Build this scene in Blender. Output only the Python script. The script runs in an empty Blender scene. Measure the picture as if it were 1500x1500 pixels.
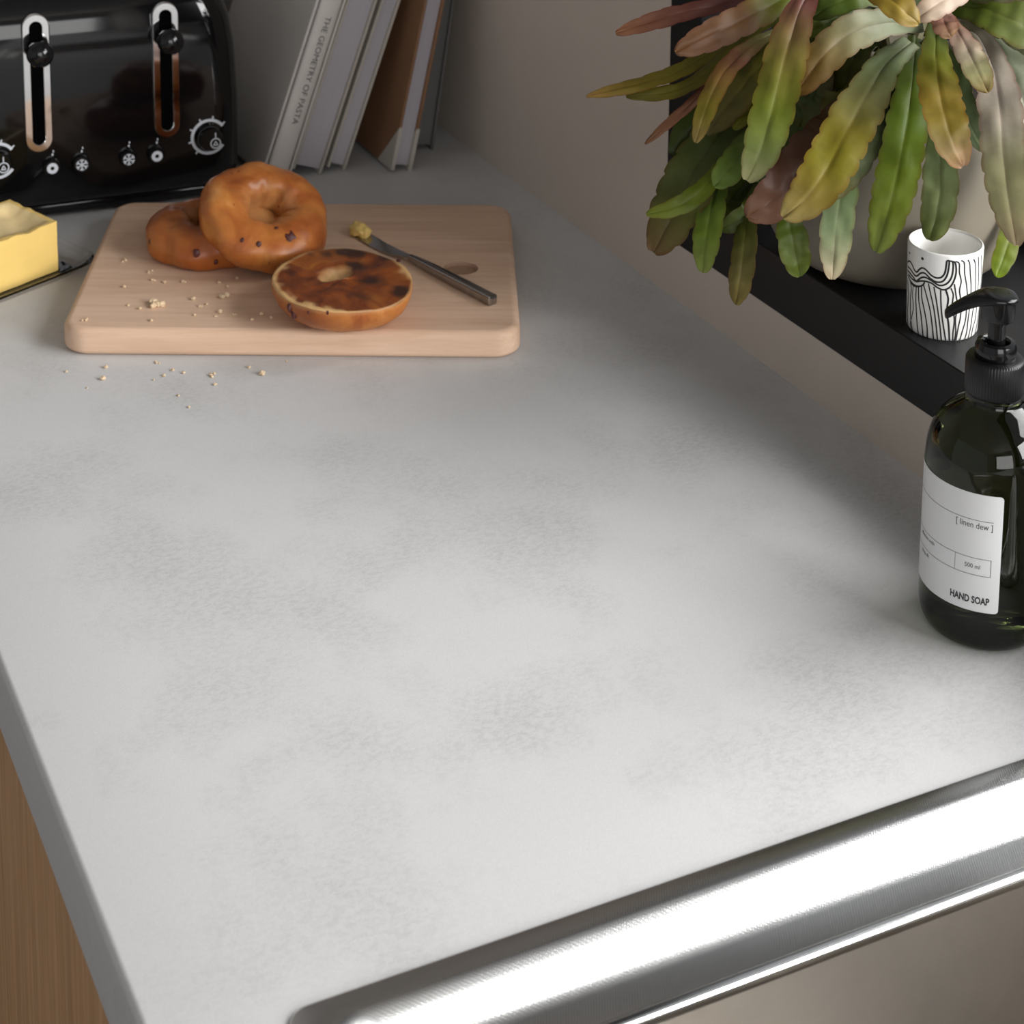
import bpy, bmesh, math, random
from mathutils import Vector, Matrix, Euler, noise
PI = math.pi
random.seed(7)
scene = bpy.context.scene
COL = scene.collection

# ------------------------------------------------------------------ camera
# World: worktop surface z = 0, +Y runs along the worktop away from the camera, +X towards the window wall.
H = 0.70                       # eye height above the worktop (m)
PX, PY, FP = 600.0, -290.0, 2820.0     # principal point and focal length of the shifted lens (1500 px frame)
TH = math.atan((PY + 780.0) / FP)
UPC = Vector((0, -math.cos(TH), -math.sin(TH)))
YC = Vector((-680 - PX, -780 - PY, FP)); YC = (YC - UPC * YC.dot(UPC)).normalized()
XC = YC.cross(UPC).normalized()
if XC.x < 0: XC = -XC
def ray(u, v):
    d = Vector((u - PX, v - PY, FP))
    return Vector((XC.dot(d), YC.dot(d), UPC.dot(d)))
EYE = Vector((0, 0, H))
def onz(u, v, z=0.0):
    d = ray(u, v); return EYE + d * ((z - H) / d.z)
def onx(u, v, x):
    d = ray(u, v); return EYE + d * (x / d.x)
def ony(u, v, y):
    d = ray(u, v); return EYE + d * (y / d.y)
def atd(u, v, depth):
    return EYE + ray(u, v) * (depth / FP)
def depth_of(p):
    q = p - EYE
    return q.x * XC.z + q.y * YC.z + q.z * UPC.z

cam = bpy.data.objects.new('camera', bpy.data.cameras.new('camera'))
COL.objects.link(cam)
cx_ = Vector((XC.x, YC.x, UPC.x)); cy_ = -Vector((XC.y, YC.y, UPC.y)); cz_ = -Vector((XC.z, YC.z, UPC.z))
M = Matrix((cx_, cy_, cz_)).transposed().to_4x4(); M.translation = EYE
cam.matrix_world = M
cam.data.sensor_fit = 'HORIZONTAL'; cam.data.sensor_width = 36
cam.data.lens = FP / 1500 * 36
cam.data.shift_x = (750 - PX) / 1500; cam.data.shift_y = -(750 - PY) / 1500
cam.data.clip_start = 0.02
cam.data.dof.use_dof = True; cam.data.dof.focus_distance = 1.27; cam.data.dof.aperture_fstop = 15
scene.camera = cam

# ------------------------------------------------------------------ world, daylight, exposure
w = bpy.data.worlds.new('world'); scene.world = w; w.use_nodes = True
bg = w.node_tree.nodes['Background']
bg.inputs[0].default_value = (0.93, 0.96, 1.0, 1); bg.inputs[1].default_value = 0.42
def area(name, loc, target, sx, sy, power, color=(1, 1, 1), spread=PI):
    l = bpy.data.lights.new(name, 'AREA'); l.shape = 'RECTANGLE'; l.size = sx; l.size_y = sy
    l.energy = power; l.color = color; l.spread = spread
    o = bpy.data.objects.new(name, l); COL.objects.link(o); o.location = loc
    o.rotation_euler = (Vector(target) - Vector(loc)).to_track_quat('-Z', 'Y').to_euler()
    return o
# daylight through the kitchen window (two stretches of bright sky) plus an added fill lamp behind the camera
area('window_daylight', (2.25, 0.35, 1.22), (0.45, 0.80, 0.0), 1.7, 1.1, 72, (1.0, 0.995, 0.985))
area('window_daylight_near', (2.05, -1.25, 1.00), (0.50, 1.15, 0.0), 1.3, 1.1, 86, (1.0, 0.995, 0.985))
area('room_fill_light', (-0.15, -2.45, 0.62), (0.45, 1.2, 0.1), 1.8, 1.2, 33, (1.0, 0.985, 0.965))  # added frontal fill lamp, shining in through a made-up opening
vs = scene.view_settings
vs.view_transform = 'Standard'; vs.look = 'None'; vs.gamma = 1.0; vs.use_curve_mapping = False; vs.exposure = 0.0

# ------------------------------------------------------------------ material helpers
def mat(name):
    m = bpy.data.materials.new(name); m.use_nodes = True
    nt = m.node_tree; p = nt.nodes['Principled BSDF']
    return m, nt, p
def N(nt, t, **kw):
    n = nt.nodes.new(t)
    for k, v in kw.items(): setattr(n, k, v)
    return n
def L(nt, a, b): nt.links.new(a, b)
def S(node, **kw):
    for k, v in kw.items(): node.inputs[k.replace('_', ' ')].default_value = v
    return node
def ramp(nt, fac, stops, interp='LINEAR'):
    r = N(nt, 'ShaderNodeValToRGB'); r.color_ramp.interpolation = interp
    e = r.color_ramp.elements
    while len(e) < len(stops): e.new(0.5)
    for i, (p, c) in enumerate(stops):
        e[i].position = p; e[i].color = tuple(c) + ((1,) if len(c) == 3 else ())
    L(nt, fac, r.inputs[0]); return r.outputs[0]
def mixc(nt, fac, a, b, mode='MIX'):
    m = N(nt, 'ShaderNodeMix', data_type='RGBA', blend_type=mode)
    for sock, val in ((m.inputs[0], fac), (m.inputs[6], a), (m.inputs[7], b)):
        if hasattr(val, 'is_linked') or hasattr(val, 'links'): L(nt, val, sock)
        elif isinstance(val, (int, float)): sock.default_value = val
        else: sock.default_value = tuple(val) + (1,)
    return m.outputs[2]
def coords(nt, scale=(1, 1, 1), rot=(0, 0, 0), kind='Object'):
    tc = N(nt, 'ShaderNodeTexCoord'); mp = N(nt, 'ShaderNodeMapping')
    mp.inputs['Scale'].default_value = scale; mp.inputs['Rotation'].default_value = rot
    L(nt, tc.outputs[kind], mp.inputs[0]); return mp.outputs[0]
def nz(nt, vec, scale, detail=4, rough=0.55, dist=0.0):
    n = N(nt, 'ShaderNodeTexNoise'); n.inputs['Scale'].default_value = scale
    n.inputs['Detail'].default_value = detail; n.inputs['Roughness'].default_value = rough
    n.inputs['Distortion'].default_value = dist
    L(nt, vec, n.inputs['Vector']); return n.outputs['Fac']
def bump(nt, p, h, strength=0.2, dist=0.001):
    b = N(nt, 'ShaderNodeBump'); b.inputs['Strength'].default_value = strength
    b.inputs['Distance'].default_value = dist
    L(nt, h, b.inputs['Height']); L(nt, b.outputs[0], p.inputs['Normal'])
def plain(name, col, rough=0.5, metal=0.0, spec=0.5, coat=0.0, var=0.06, vscale=25, bmp=0.0):
    m, nt, p = mat(name)
    v = coords(nt); f = nz(nt, v, vscale, 4)
    c0 = tuple(max(0, x * (1 - var)) for x in col); c1 = tuple(min(1, x * (1 + var)) for x in col)
    L(nt, ramp(nt, f, [(0.3, c0), (0.7, c1)]), p.inputs['Base Color'])
    S(p, Roughness=rough, Metallic=metal); p.inputs['Specular IOR Level'].default_value = spec
    p.inputs['Coat Weight'].default_value = coat; p.inputs['Coat Roughness'].default_value = 0.03
    if bmp: bump(nt, p, nz(nt, v, vscale * 12, 3), bmp)
    return m

def m_concrete():
    m, nt, p = mat('mottled_concrete_laminate')
    v = coords(nt)
    big = nz(nt, v, 7.0, 4, 0.55, 0.0)
    mid = nz(nt, coords(nt, (1, 0.7, 1), (0, 0, 0.4)), 24, 4, 0.6, 0.0)
    fine = nz(nt, coords(nt, (0.6, 1.0, 1), (0, 0, -0.45)), 300, 6, 0.72, 0.4)
    grit = nz(nt, v, 900, 3, 0.7)
    ad = N(nt, 'ShaderNodeMath', operation='MULTIPLY_ADD'); L(nt, mid, ad.inputs[0]); ad.inputs[1].default_value = 0.45; L(nt, big, ad.inputs[2])
    # worn cloudy patches printed in the laminate (world position, radius, strength)
    acc = ad.outputs[0]
    for (u, v_, r, k) in ((225, 860, 0.095, 0.26), (480, 665, 0.060, 0.22), (795, 795, 0.060, 0.22), (880, 905, 0.055, 0.20), (765, 1075, 0.055, 0.18), (340, 1010, 0.060, 0.16), (1010, 650, 0.065, 0.20), (1185, 970, 0.065, 0.20), (470, 1270, 0.070, 0.14), (1255, 1090, 0.05, 0.15), (60, 700, 0.07, 0.14), (860, 480, 0.08, 0.15)):
        c0 = onz(u, v_)
        di = N(nt, 'ShaderNodeVectorMath', operation='DISTANCE'); L(nt, v, di.inputs[0]); di.inputs[1].default_value = c0
        mr = N(nt, 'ShaderNodeMapRange', interpolation_type='SMOOTHSTEP'); L(nt, di.outputs['Value'], mr.inputs[0])
        mr.inputs[1].default_value = 0.0; mr.inputs[2].default_value = r; mr.inputs[3].default_value = k * 0.8; mr.inputs[4].default_value = 0.0
        a2 = N(nt, 'ShaderNodeMath', operation='ADD'); L(nt, acc, a2.inputs[0]); L(nt, mr.outputs[0], a2.inputs[1]); acc = a2.outputs[0]
    patch = ramp(nt, acc, [(0.68, (0.10, 0.10, 0.10)), (1.04, (1, 1, 1))])
    scr = ramp(nt, fine, [(0.44, (0, 0, 0)), (0.60, (1, 1, 1))])
    f = N(nt, 'ShaderNodeMath', operation='MULTIPLY'); L(nt, patch, f.inputs[0]); L(nt, scr, f.inputs[1])
    c = mixc(nt, patch, (0.595, 0.595, 0.598), (0.545, 0.544, 0.545))
    c = mixc(nt, f.outputs[0], c, (0.465, 0.462, 0.463))
    c = mixc(nt, 0.17, c, ramp(nt, grit, [(0.3, (0.28, 0.28, 0.28)), (0.7, (0.82, 0.82, 0.82))]), 'OVERLAY')
    L(nt, c, p.inputs['Base Color']); S(p, Roughness=0.55); p.inputs['Specular IOR Level'].default_value = 0.35
    bump(nt, p, fine, 0.05, 0.0006)
    return m
def m_wood(name, c0, c1, c2, axis='x', scale=1.0, rough=0.5, fine=1.0):
    m, nt, p = mat(name)
    s = {'x': (1, 14, 14), 'z': (22, 22, 0.8), 'y': (14, 1, 14)}[axis]
    v = coords(nt, tuple(q * scale for q in s))
    a = nz(nt, v, 6, 6, 0.6, 0.6)
    s2 = {'x': (4, 90, 90), 'z': (160, 160, 2.5), 'y': (90, 4, 90)}[axis]
    b = nz(nt, coords(nt, tuple(q * scale for q in s2)), 7 * fine, 4, 0.7)
    c = ramp(nt, a, [(0.28, c0), (0.5, c1), (0.72, c2)])
    c = mixc(nt, 0.35, c, ramp(nt, b, [(0.35, tuple(x * 0.72 for x in c0)), (0.6, c2)]), 'MULTIPLY') if fine > 1 else \
        mixc(nt, 0.22, c, ramp(nt, b, [(0.35, c0), (0.65, c2)]))
    L(nt, c, p.inputs['Base Color']); S(p, Roughness=rough); p.inputs['Specular IOR Level'].default_value = 0.3
    bump(nt, p, b, 0.08, 0.0004)
    return m
def m_steel(name, rough, weave=False, col=(0.62, 0.62, 0.61)):
    m, nt, p = mat(name)
    v = coords(nt, rot=(0, 0, 0.5))
    f = nz(nt, v, 60, 3)
    L(nt, ramp(nt, f, [(0.3, tuple(x * .94 for x in col)), (0.7, col)]), p.inputs['Base Color'])
    S(p, Metallic=1.0, Roughness=rough)
    if weave:
        w1 = N(nt, 'ShaderNodeTexWave', wave_type='BANDS', bands_direction='X'); S(w1, Scale=240.0)
        w2 = N(nt, 'ShaderNodeTexWave', wave_type='BANDS', bands_direction='Y'); S(w2, Scale=240.0)
        L(nt, v, w1.inputs[0]); L(nt, v, w2.inputs[0])
        mu = N(nt, 'ShaderNodeMath', operation='MULTIPLY'); L(nt, w1.outputs['Fac'], mu.inputs[0]); L(nt, w2.outputs['Fac'], mu.inputs[1])
        bump(nt, p, mu.outputs[0], 0.12, 0.0002)
        cc = mixc(nt, mu.outputs[0], tuple(x * 0.70 for x in col), tuple(min(1, x * 1.15) for x in col)); L(nt, cc, p.inputs['Base Color'])
    return m
def m_glass(name, col, rough=0.0, ior=1.45):
    m, nt, p = mat(name)
    S(p, Roughness=rough, IOR=ior); p.inputs['Transmission Weight'].default_value = 1.0
    f = nz(nt, coords(nt), 8, 2)
    L(nt, ramp(nt, f, [(0.3, tuple(x * .96 for x in col)), (0.7, col)]), p.inputs['Base Color'])
    return m
def m_bagel(dark=False):
    m, nt, p = mat('glazed_bagel_crust_dark' if dark else 'glazed_bagel_crust')
    v = coords(nt)
    a = nz(nt, v, 22, 5, 0.6, 0.7)
    c = ramp(nt, a, [(0.28, (0.20, 0.045, 0.008)), (0.45, (0.36, 0.10, 0.018)), (0.60, (0.48, 0.17, 0.035)), (0.78, (0.62, 0.30, 0.09))])
    if dark:
        c = mixc(nt, 0.55, c, (0.30, 0.075, 0.012))
    geo = N(nt, 'ShaderNodeVertexColor'); geo.layer_name = 'crust'
    c = mixc(nt, geo.outputs[0], c, (0.66, 0.40, 0.17))
    sp = N(nt, 'ShaderNodeTexVoronoi'); S(sp, Scale=95.0); L(nt, v, sp.inputs['Vector'])
    gate = nz(nt, v, 40, 2)
    g2 = N(nt, 'ShaderNodeMath', operation='ADD'); L(nt, sp.outputs['Distance'], g2.inputs[0])
    L(nt, ramp(nt, gate, [(0.5, (0.5, 0.5, 0.5)), (0.62, (0, 0, 0))]), g2.inputs[1])
    c = mixc(nt, ramp(nt, g2.outputs[0], [(0.10, (0.85, 0.85, 0.85)), (0.17, (0, 0, 0))]), c, (0.09, 0.02, 0.008))
    L(nt, c, p.inputs['Base Color']); S(p, Roughness=0.38)
    p.inputs['Subsurface Weight'].default_value = 0.12; p.inputs['Subsurface Radius'].default_value = (0.004, 0.002, 0.001)
    bump(nt, p, nz(nt, v, 60, 5), 0.25, 0.001)
    return m
def m_toasted():
    m, nt, p = mat('toasted_cut_face')
    v = coords(nt)
    a = nz(nt, v, 26, 5, 0.6, 0.9); b = nz(nt, coords(nt, rot=(0.4, 0.2, 1.0)), 17, 3, 0.5, 0.3)
    c = ramp(nt, a, [(0.30, (0.065, 0.014, 0.005)), (0.45, (0.17, 0.038, 0.007)), (0.58, (0.26, 0.066, 0.010)), (0.75, (0.40, 0.145, 0.025))])
    geo = N(nt, 'ShaderNodeVertexColor'); geo.layer_name = 'crust'
    sx = N(nt, 'ShaderNodeSeparateColor'); L(nt, geo.outputs[0], sx.inputs[0])
    bb = N(nt, 'ShaderNodeMath', operation='MULTIPLY_ADD'); L(nt, b, bb.inputs[0]); bb.inputs[1].default_value = 1.1; bb.inputs[2].default_value = -0.55
    ad = N(nt, 'ShaderNodeMath', operation='ADD'); L(nt, bb.outputs[0], ad.inputs[0]); L(nt, sx.outputs[1], ad.inputs[1])
    c = mixc(nt, ramp(nt, ad.outputs[0], [(0.22, (0, 0, 0)), (0.75, (0.93, 0.93, 0.93))]), c, (0.030, 0.010, 0.007))
    c = mixc(nt, sx.outputs[0], c, (0.70, 0.44, 0.19))
    L(nt, c, p.inputs['Base Color']); S(p, Roughness=0.42)
    bump(nt, p, nz(nt, v, 130, 5, 0.7), 0.6, 0.0012)
    return m
def m_leaf():
    m, nt, p = mat('succulent_leaf')
    vc = N(nt, 'ShaderNodeVertexColor'); vc.layer_name = 'leafcol'
    v = coords(nt)
    f = nz(nt, v, 55, 5, 0.65, 0.4)
    c = mixc(nt, 0.35, vc.outputs[0], ramp(nt, f, [(0.3, (0.30, 0.32, 0.30)), (0.7, (0.72, 0.70, 0.66))]), 'OVERLAY')
    L(nt, c, p.inputs['Base Color']); S(p, Roughness=0.48); p.inputs['Specular IOR Level'].default_value = 0.38
    bump(nt, p, nz(nt, v, 160, 4, 0.6), 0.22, 0.0008)
    tr = N(nt, 'ShaderNodeBsdfTranslucent'); L(nt, c, tr.inputs[0])
    mx = N(nt, 'ShaderNodeMixShader'); mx.inputs[0].default_value = 0.28
    L(nt, p.outputs[0], mx.inputs[1]); L(nt, tr.outputs[0], mx.inputs[2])
    L(nt, mx.outputs[0], nt.nodes['Material Output'].inputs[0])
    return m

MT = {}
MT['concrete'] = m_concrete()
MT['wall'] = plain('beige_wall_paint', (0.54, 0.475, 0.415), 0.75, bmp=0.03, var=0.02)
MT['endwall'] = plain('grey_wall_paint', (0.34, 0.325, 0.315), 0.8, var=0.02)
MT['ceiling'] = plain('white_ceiling_paint', (0.75, 0.74, 0.72), 0.85, var=0.02)
MT['floor'] = m_wood('dark_oak_floor', (0.10, 0.06, 0.035), (0.15, 0.09, 0.05), (0.20, 0.12, 0.07), 'y')
MT['sill'] = plain('black_sill_laminate', (0.009, 0.009, 0.010), 0.42, spec=0.35, var=0.2, vscale=300, bmp=0.05)
MT['frame'] = plain('black_window_frame', (0.006, 0.006, 0.007), 0.45, spec=0.3, var=0.1)
MT['oak'] = m_wood('oak_door_veneer', (0.50, 0.31, 0.165), (0.66, 0.43, 0.245), (0.80, 0.54, 0.315), 'z', rough=0.55, fine=1.5)
MT['carcass'] = plain('cabinet_carcass', (0.30, 0.28, 0.26), 0.6)
MT['steel'] = m_steel('linen_texture_steel', 0.27, True, (0.72, 0.72, 0.71))
MT['bowl'] = m_steel('steel_bowl', 0.48, False, (0.54, 0.50, 0.45))
MT['lip'] = m_steel('polished_steel_lip', 0.14, False, (0.75, 0.75, 0.74))
MT['knife'] = m_steel('knife_steel', 0.11, False, (0.34, 0.33, 0.32))
MT['chrome'] = m_steel('chrome_trim', 0.06, False, (0.85, 0.85, 0.85))
MT['beech'] = m_wood('beech_board', (0.58, 0.375, 0.25), (0.69, 0.475, 0.335), (0.78, 0.565, 0.42), 'x', 1.0, 0.5)
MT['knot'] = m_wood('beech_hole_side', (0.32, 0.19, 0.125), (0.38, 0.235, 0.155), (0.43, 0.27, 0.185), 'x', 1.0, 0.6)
MT['bagel'] = m_bagel(); MT['bagel_dark'] = m_bagel(True); MT['toasted'] = m_toasted()
MT['dough'] = plain('toasted_dough', (0.52, 0.27, 0.10), 0.6, var=0.2, vscale=150, bmp=0.3)
MT['crumbpale'] = plain('pale_bread', (0.76, 0.58, 0.38), 0.8, var=0.25, vscale=200, bmp=0.5)
MT['raisin'] = plain('raisin', (0.075, 0.014, 0.012), 0.35, var=0.4, vscale=120, bmp=0.4)
MT['butter'] = plain('butter', (0.80, 0.56, 0.175), 0.42, var=0.04, vscale=40)
MT['buttercut'] = plain('butter_carved', (0.80, 0.62, 0.32), 0.5, var=0.18, vscale=30, bmp=0.2)
MT['glass'] = m_glass('clear_glass', (0.97, 0.97, 0.96), 0.0, 1.45)
MT['blackgloss'] = plain('black_enamel', (0.003, 0.003, 0.0035), 0.08, spec=0.42, coat=0.1, var=0.1)
MT['blackplastic'] = plain('black_plastic', (0.005, 0.005, 0.0055), 0.14, spec=0.4, var=0.1)
MT['blackmatt'] = plain('black_ribbed_plastic', (0.006, 0.006, 0.0065), 0.30, spec=0.35, var=0.1)
MT['void'] = plain('dark_slot', (0.002, 0.002, 0.002), 0.9, spec=0.0)
MT['print'] = plain('white_print', (0.62, 0.65, 0.70), 0.6)
MT['ink'] = plain('black_ink', (0.012, 0.012, 0.013), 0.5)
MT['greyink'] = plain('grey_ink', (0.05, 0.05, 0.055), 0.6)
MT['ceramic'] = plain('white_glazed_ceramic', (0.82, 0.81, 0.78), 0.22, coat=0.3, var=0.02)
MT['pot'] = plain('taupe_stoneware_pot', (0.182, 0.158, 0.120), 0.45, var=0.03)
MT['soil'] = plain('dark_soil', (0.03, 0.02, 0.012), 0.9, var=0.5, vscale=120, bmp=0.6)
MT['leaf'] = m_leaf()
def m_pane():
    m, nt, p = mat('window_glass')
    tr = N(nt, 'ShaderNodeBsdfTransparent'); gl = N(nt, 'ShaderNodeBsdfGlossy'); gl.inputs['Roughness'].default_value = 0.02
    mx = N(nt, 'ShaderNodeMixShader'); mx.inputs[0].default_value = 0.06
    L(nt, tr.outputs[0], mx.inputs[1]); L(nt, gl.outputs[0], mx.inputs[2]); L(nt, mx.outputs[0], nt.nodes['Material Output'].inputs[0])
    return m
MT['pane'] = m_pane()
MT['stem'] = plain('woody_stem', (0.10, 0.09, 0.03), 0.7, var=0.3)
MT['bottle'] = m_glass('dark_green_glass', (0.045, 0.058, 0.018), 0.01, 1.42)
MT['label'] = plain('white_paper_label', (0.66, 0.665, 0.67), 0.55, var=0.015)
MT['cover_white'] = plain('white_book_cover', (0.56, 0.53, 0.50), 0.6, var=0.03)
MT['cover_cream'] = plain('cream_book_cover', (0.44, 0.41, 0.36), 0.6, var=0.03)
MT['cover_brown'] = plain('brown_paper_cover', (0.235, 0.12, 0.06), 0.7, var=0.05)
MT['cover_grey'] = plain('grey_book_cover', (0.13, 0.13, 0.125), 0.6, var=0.04)
def m_pages(name, c):
    m, nt, p = mat(name)
    f = nz(nt, coords(nt, (900, 1, 1)), 1.0, 2)
    L(nt, ramp(nt, f, [(0.3, tuple(x * .86 for x in c)), (0.7, c)]), p.inputs['Base Color']); S(p, Roughness=0.8)
    return m
MT['pages'] = m_pages('lilac_white_pages', (0.44, 0.415, 0.455))
MT['pages_grey'] = m_pages('grey_pages', (0.14, 0.14, 0.137))

# ------------------------------------------------------------------ object helpers
def finish(o, smooth=True, angle=40):
    me = o.data
    if smooth:
        for p in me.polygons: p.use_smooth = True
        if angle < 180: me.set_sharp_from_angle(angle=math.radians(angle))
def obj(name, bm, m, parent=None, smooth=True, angle=40, kind=None):
    me = bpy.data.meshes.new(name); bmesh.ops.recalc_face_normals(bm, faces=bm.faces[:]) if smooth is not None else None
    bm.to_mesh(me); bm.free()
    for mm in (m if isinstance(m, (list, tuple)) else [m]): me.materials.append(MT[mm])
    o = bpy.data.objects.new(name, me); COL.objects.link(o)
    finish(o, bool(smooth), angle)
    if parent is not None: o.parent = parent
    if kind: o['kind'] = kind
    return o
def tag(o, label, cat, group=None):
    o['label'] = label; o['category'] = cat
    if group: o['group'] = group
    return o
def thing(name, label, cat, loc=(0, 0, 0), rot=(0, 0, 0), group=None):
    o = bpy.data.objects.new(name, None); COL.objects.link(o); o.empty_display_size = 0.02
    o.location = loc; o.rotation_euler = rot
    return tag(o, label, cat, group)
def struct(o): o['kind'] = 'structure'; return o
def box(bm, x0, x1, y0, y1, z0, z1, bev=0.0, seg=2):
    r = bmesh.ops.create_cube(bm, size=1.0); vs_ = r['verts']
    for v in vs_:
        v.co = Vector(((x0 + x1) / 2 + v.co.x * (x1 - x0), (y0 + y1) / 2 + v.co.y * (y1 - y0), (z0 + z1) / 2 + v.co.z * (z1 - z0)))
    if bev:
        es = list({e for v in vs_ for e in v.link_edges})
        bmesh.ops.bevel(bm, geom=es, offset=bev, segments=seg, profile=0.5, affect='EDGES')
    return bm
def B(*a, **k): return box(bmesh.new(), *a, **k)
def lathe(prof, seg=64, closed_top=False, closed_bot=False, mod=None):
    bm = bmesh.new(); rings = []
    for (r, z) in prof:
        ring = []
        for i in range(seg):
            a = 2 * PI * i / seg; rr = mod(r, z, a) if mod else r
            ring.append(bm.verts.new((rr * math.cos(a), rr * math.sin(a), z)))
        rings.append(ring)
    for a, b in zip(rings[:-1], rings[1:]):
        for i in range(seg):
            j = (i + 1) % seg; bm.faces.new((a[i], a[j], b[j], b[i]))
    if closed_bot: bm.faces.new(rings[0][::-1])
    if closed_top: bm.faces.new(rings[-1])
    return bm
def smooth_prof(pts, n=6):
    out = []
    P = [Vector((p[0], p[1])) for p in pts]
    for i in range(len(P) - 1):
        p0 = P[max(i - 1, 0)]; p1 = P[i]; p2 = P[i + 1]; p3 = P[min(i + 2, len(P) - 1)]
        for k in range(n):
            t = k / n
            q = 0.5 * ((2 * p1) + (-p0 + p2) * t + (2 * p0 - 5 * p1 + 4 * p2 - p3) * t * t + (-p0 + 3 * p1 - 3 * p2 + p3) * t ** 3)
            out.append((q.x, q.y))
    out.append((P[-1].x, P[-1].y)); return out
def crom(P, n=6):
    out = []
    for i in range(len(P) - 1):
        p0 = P[max(i - 1, 0)]; p1 = P[i]; p2 = P[i + 1]; p3 = P[min(i + 2, len(P) - 1)]
        for k in range(n):
            t = k / n
            out.append(0.5 * ((2 * p1) + (-p0 + p2) * t + (2 * p0 - 5 * p1 + 4 * p2 - p3) * t * t + (-p0 + 3 * p1 - 3 * p2 + p3) * t ** 3))
    out.append(P[-1].copy()); return out
def tube(path, rad, seg=10, cap=True, flat=1.0, upv=Vector((0, 0, 1))):
    bm = bmesh.new(); rings = []
    n = len(path)
    for i, p in enumerate(path):
        t = (path[min(i + 1, n - 1)] - path[max(i - 1, 0)]).normalized()
        s = t.cross(upv)
        if s.length < 1e-5: s = Vector((1, 0, 0))
        s.normalize(); u = s.cross(t).normalized()
        r = rad[i] if isinstance(rad, (list, tuple)) else rad
        ring = [bm.verts.new(p + s * (r * math.cos(2 * PI * k / seg)) + u * (r * flat * math.sin(2 * PI * k / seg))) for k in range(seg)]
        rings.append(ring)
    for a, b in zip(rings[:-1], rings[1:]):
        for i in range(seg):
            j = (i + 1) % seg; bm.faces.new((a[i], a[j], b[j], b[i]))
    if cap: bm.faces.new(rings[0][::-1]); bm.faces.new(rings[-1])
    return bm
def rrect(x0, x1, y0, y1, r, n=8):
    pts = []
    for (cx, cy, a0) in ((x1 - r, y1 - r, 0), (x0 + r, y1 - r, PI / 2), (x0 + r, y0 + r, PI), (x1 - r, y0 + r, 1.5 * PI)):
        for k in range(n + 1):
            a = a0 + PI / 2 * k / n; pts.append((cx + r * math.cos(a), cy + r * math.sin(a)))
    return pts
def loft(bm, loops, close=True):
    rings = [[bm.verts.new(p) for p in lp] for lp in loops]
    n = len(rings[0])
    for a, b in zip(rings[:-1], rings[1:]):
        for i in range(n):
            j = (i + 1) % n; bm.faces.new((a[i], a[j], b[j], b[i]))
    return rings
def text_mesh(s, size, align='LEFT', shear=0.0, xscale=1.0, bold=0.0):
    cu = bpy.data.curves.new('txt', 'FONT'); cu.body = s; cu.size = size; cu.align_x = align; cu.shear = shear
    cu.resolution_u = 3; cu.offset = bold
    o = bpy.data.objects.new('txt', cu); COL.objects.link(o)
    bpy.context.view_layer.update()
    me = bpy.data.meshes.new_from_object(o.evaluated_get(bpy.context.evaluated_depsgraph_get()))
    bpy.data.objects.remove(o); bpy.data.curves.remove(cu)
    bm = bmesh.new(); bm.from_mesh(me); bpy.data.meshes.remove(me)
    for v in bm.verts: v.co.x *= xscale
    bmesh.ops.triangulate(bm, faces=bm.faces[:])
    es = [e for e in bm.edges if e.calc_length() > size * 0.25]
    bmesh.ops.subdivide_edges(bm, edges=es, cuts=1)
    return bm

# ------------------------------------------------------------------ the setting
XW = 0.8393        # plane of the window wall
XF = 0.2016        # front edge of the worktop
YE = 2.03          # end wall
JY = 1.338         # far jamb of the window
WY0 = -0.75        # near jamb
ZS, ZB = 0.0965, 0.0500   # sill top / bottom of its black front
WT = 1.28          # window head
XO = 1.10          # outer face of the window wall

wr = thing('wall_right', '', ''); del wr['label'], wr['category']; struct(wr)
obj('upstand_panel', B(XW, XO, WY0, JY, -0.10, ZB), 'wall', wr)
obj('wall_panel', B(XW, XO, JY, YE, -0.92, 1.62), 'wall', wr)
obj('wall_panel', B(XW, XO, -2.2, WY0, -0.92, 1.62), 'wall', wr)
obj('wall_panel', B(XW, XO, WY0, JY, WT + 0.0465, 1.62), 'wall', wr)
obj('wall_panel', B(XW, XO, WY0, JY, -0.92, -0.10), 'wall', wr)
struct(obj('wall_back', B(-2.4, XO, YE, YE + 0.1, -0.92, 1.62), 'endwall'))
struct(obj('floor', B(-2.4, XO, -2.2, YE + 0.1, -0.95, -0.92), 'floor'))
struct(obj('ceiling', B(-2.4, XO, -2.2, YE + 0.1, 1.62, 1.68), 'ceiling'))

wf = thing('wall_front', '', ''); del wf['label'], wf['category']; struct(wf)
for a in ((-2.4, -1.15, -0.92, 1.62), (0.82, XO, -0.92, 1.62), (-1.15, 0.82, -0.92, -0.10), (-1.15, 0.82, 1.38, 1.62)):
    obj('wall_panel', B(a[0], a[1], -2.30, -2.20, a[2], a[3]), 'ceiling', wf)
w2 = thing('added_window', '', ''); del w2['label'], w2['category']; struct(w2)  # unseen window, made up to frame the added fill lamp
for a in ((-1.15, -1.10, -0.10, 1.38), (0.77, 0.82, -0.10, 1.38), (-1.10, 0.77, -0.10, -0.05), (-1.10, 0.77, 1.33, 1.38)):
    obj('window_frame', B(a[0], a[1], -2.28, -2.22, a[2], a[3], bev=0.002), 'frame', w2)
win = thing('window_1', '', ''); del win['label'], win['category']; struct(win)
BT = 0.0465
obj('sill', B(XW - 0.0006, XO + 0.02, WY0, JY - BT, ZB, ZS, bev=0.0008, seg=1), 'sill', win)
obj('jamb', B(XW - 0.0006, XO, JY - BT, JY, ZB, WT + BT, bev=0.0008, seg=1), 'frame', win)
obj('jamb', B(XW - 0.0006, XO, WY0 - BT + 0.0465, WY0 + BT, ZS, WT + BT, bev=0.0008, seg=1), 'frame', win)
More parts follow.
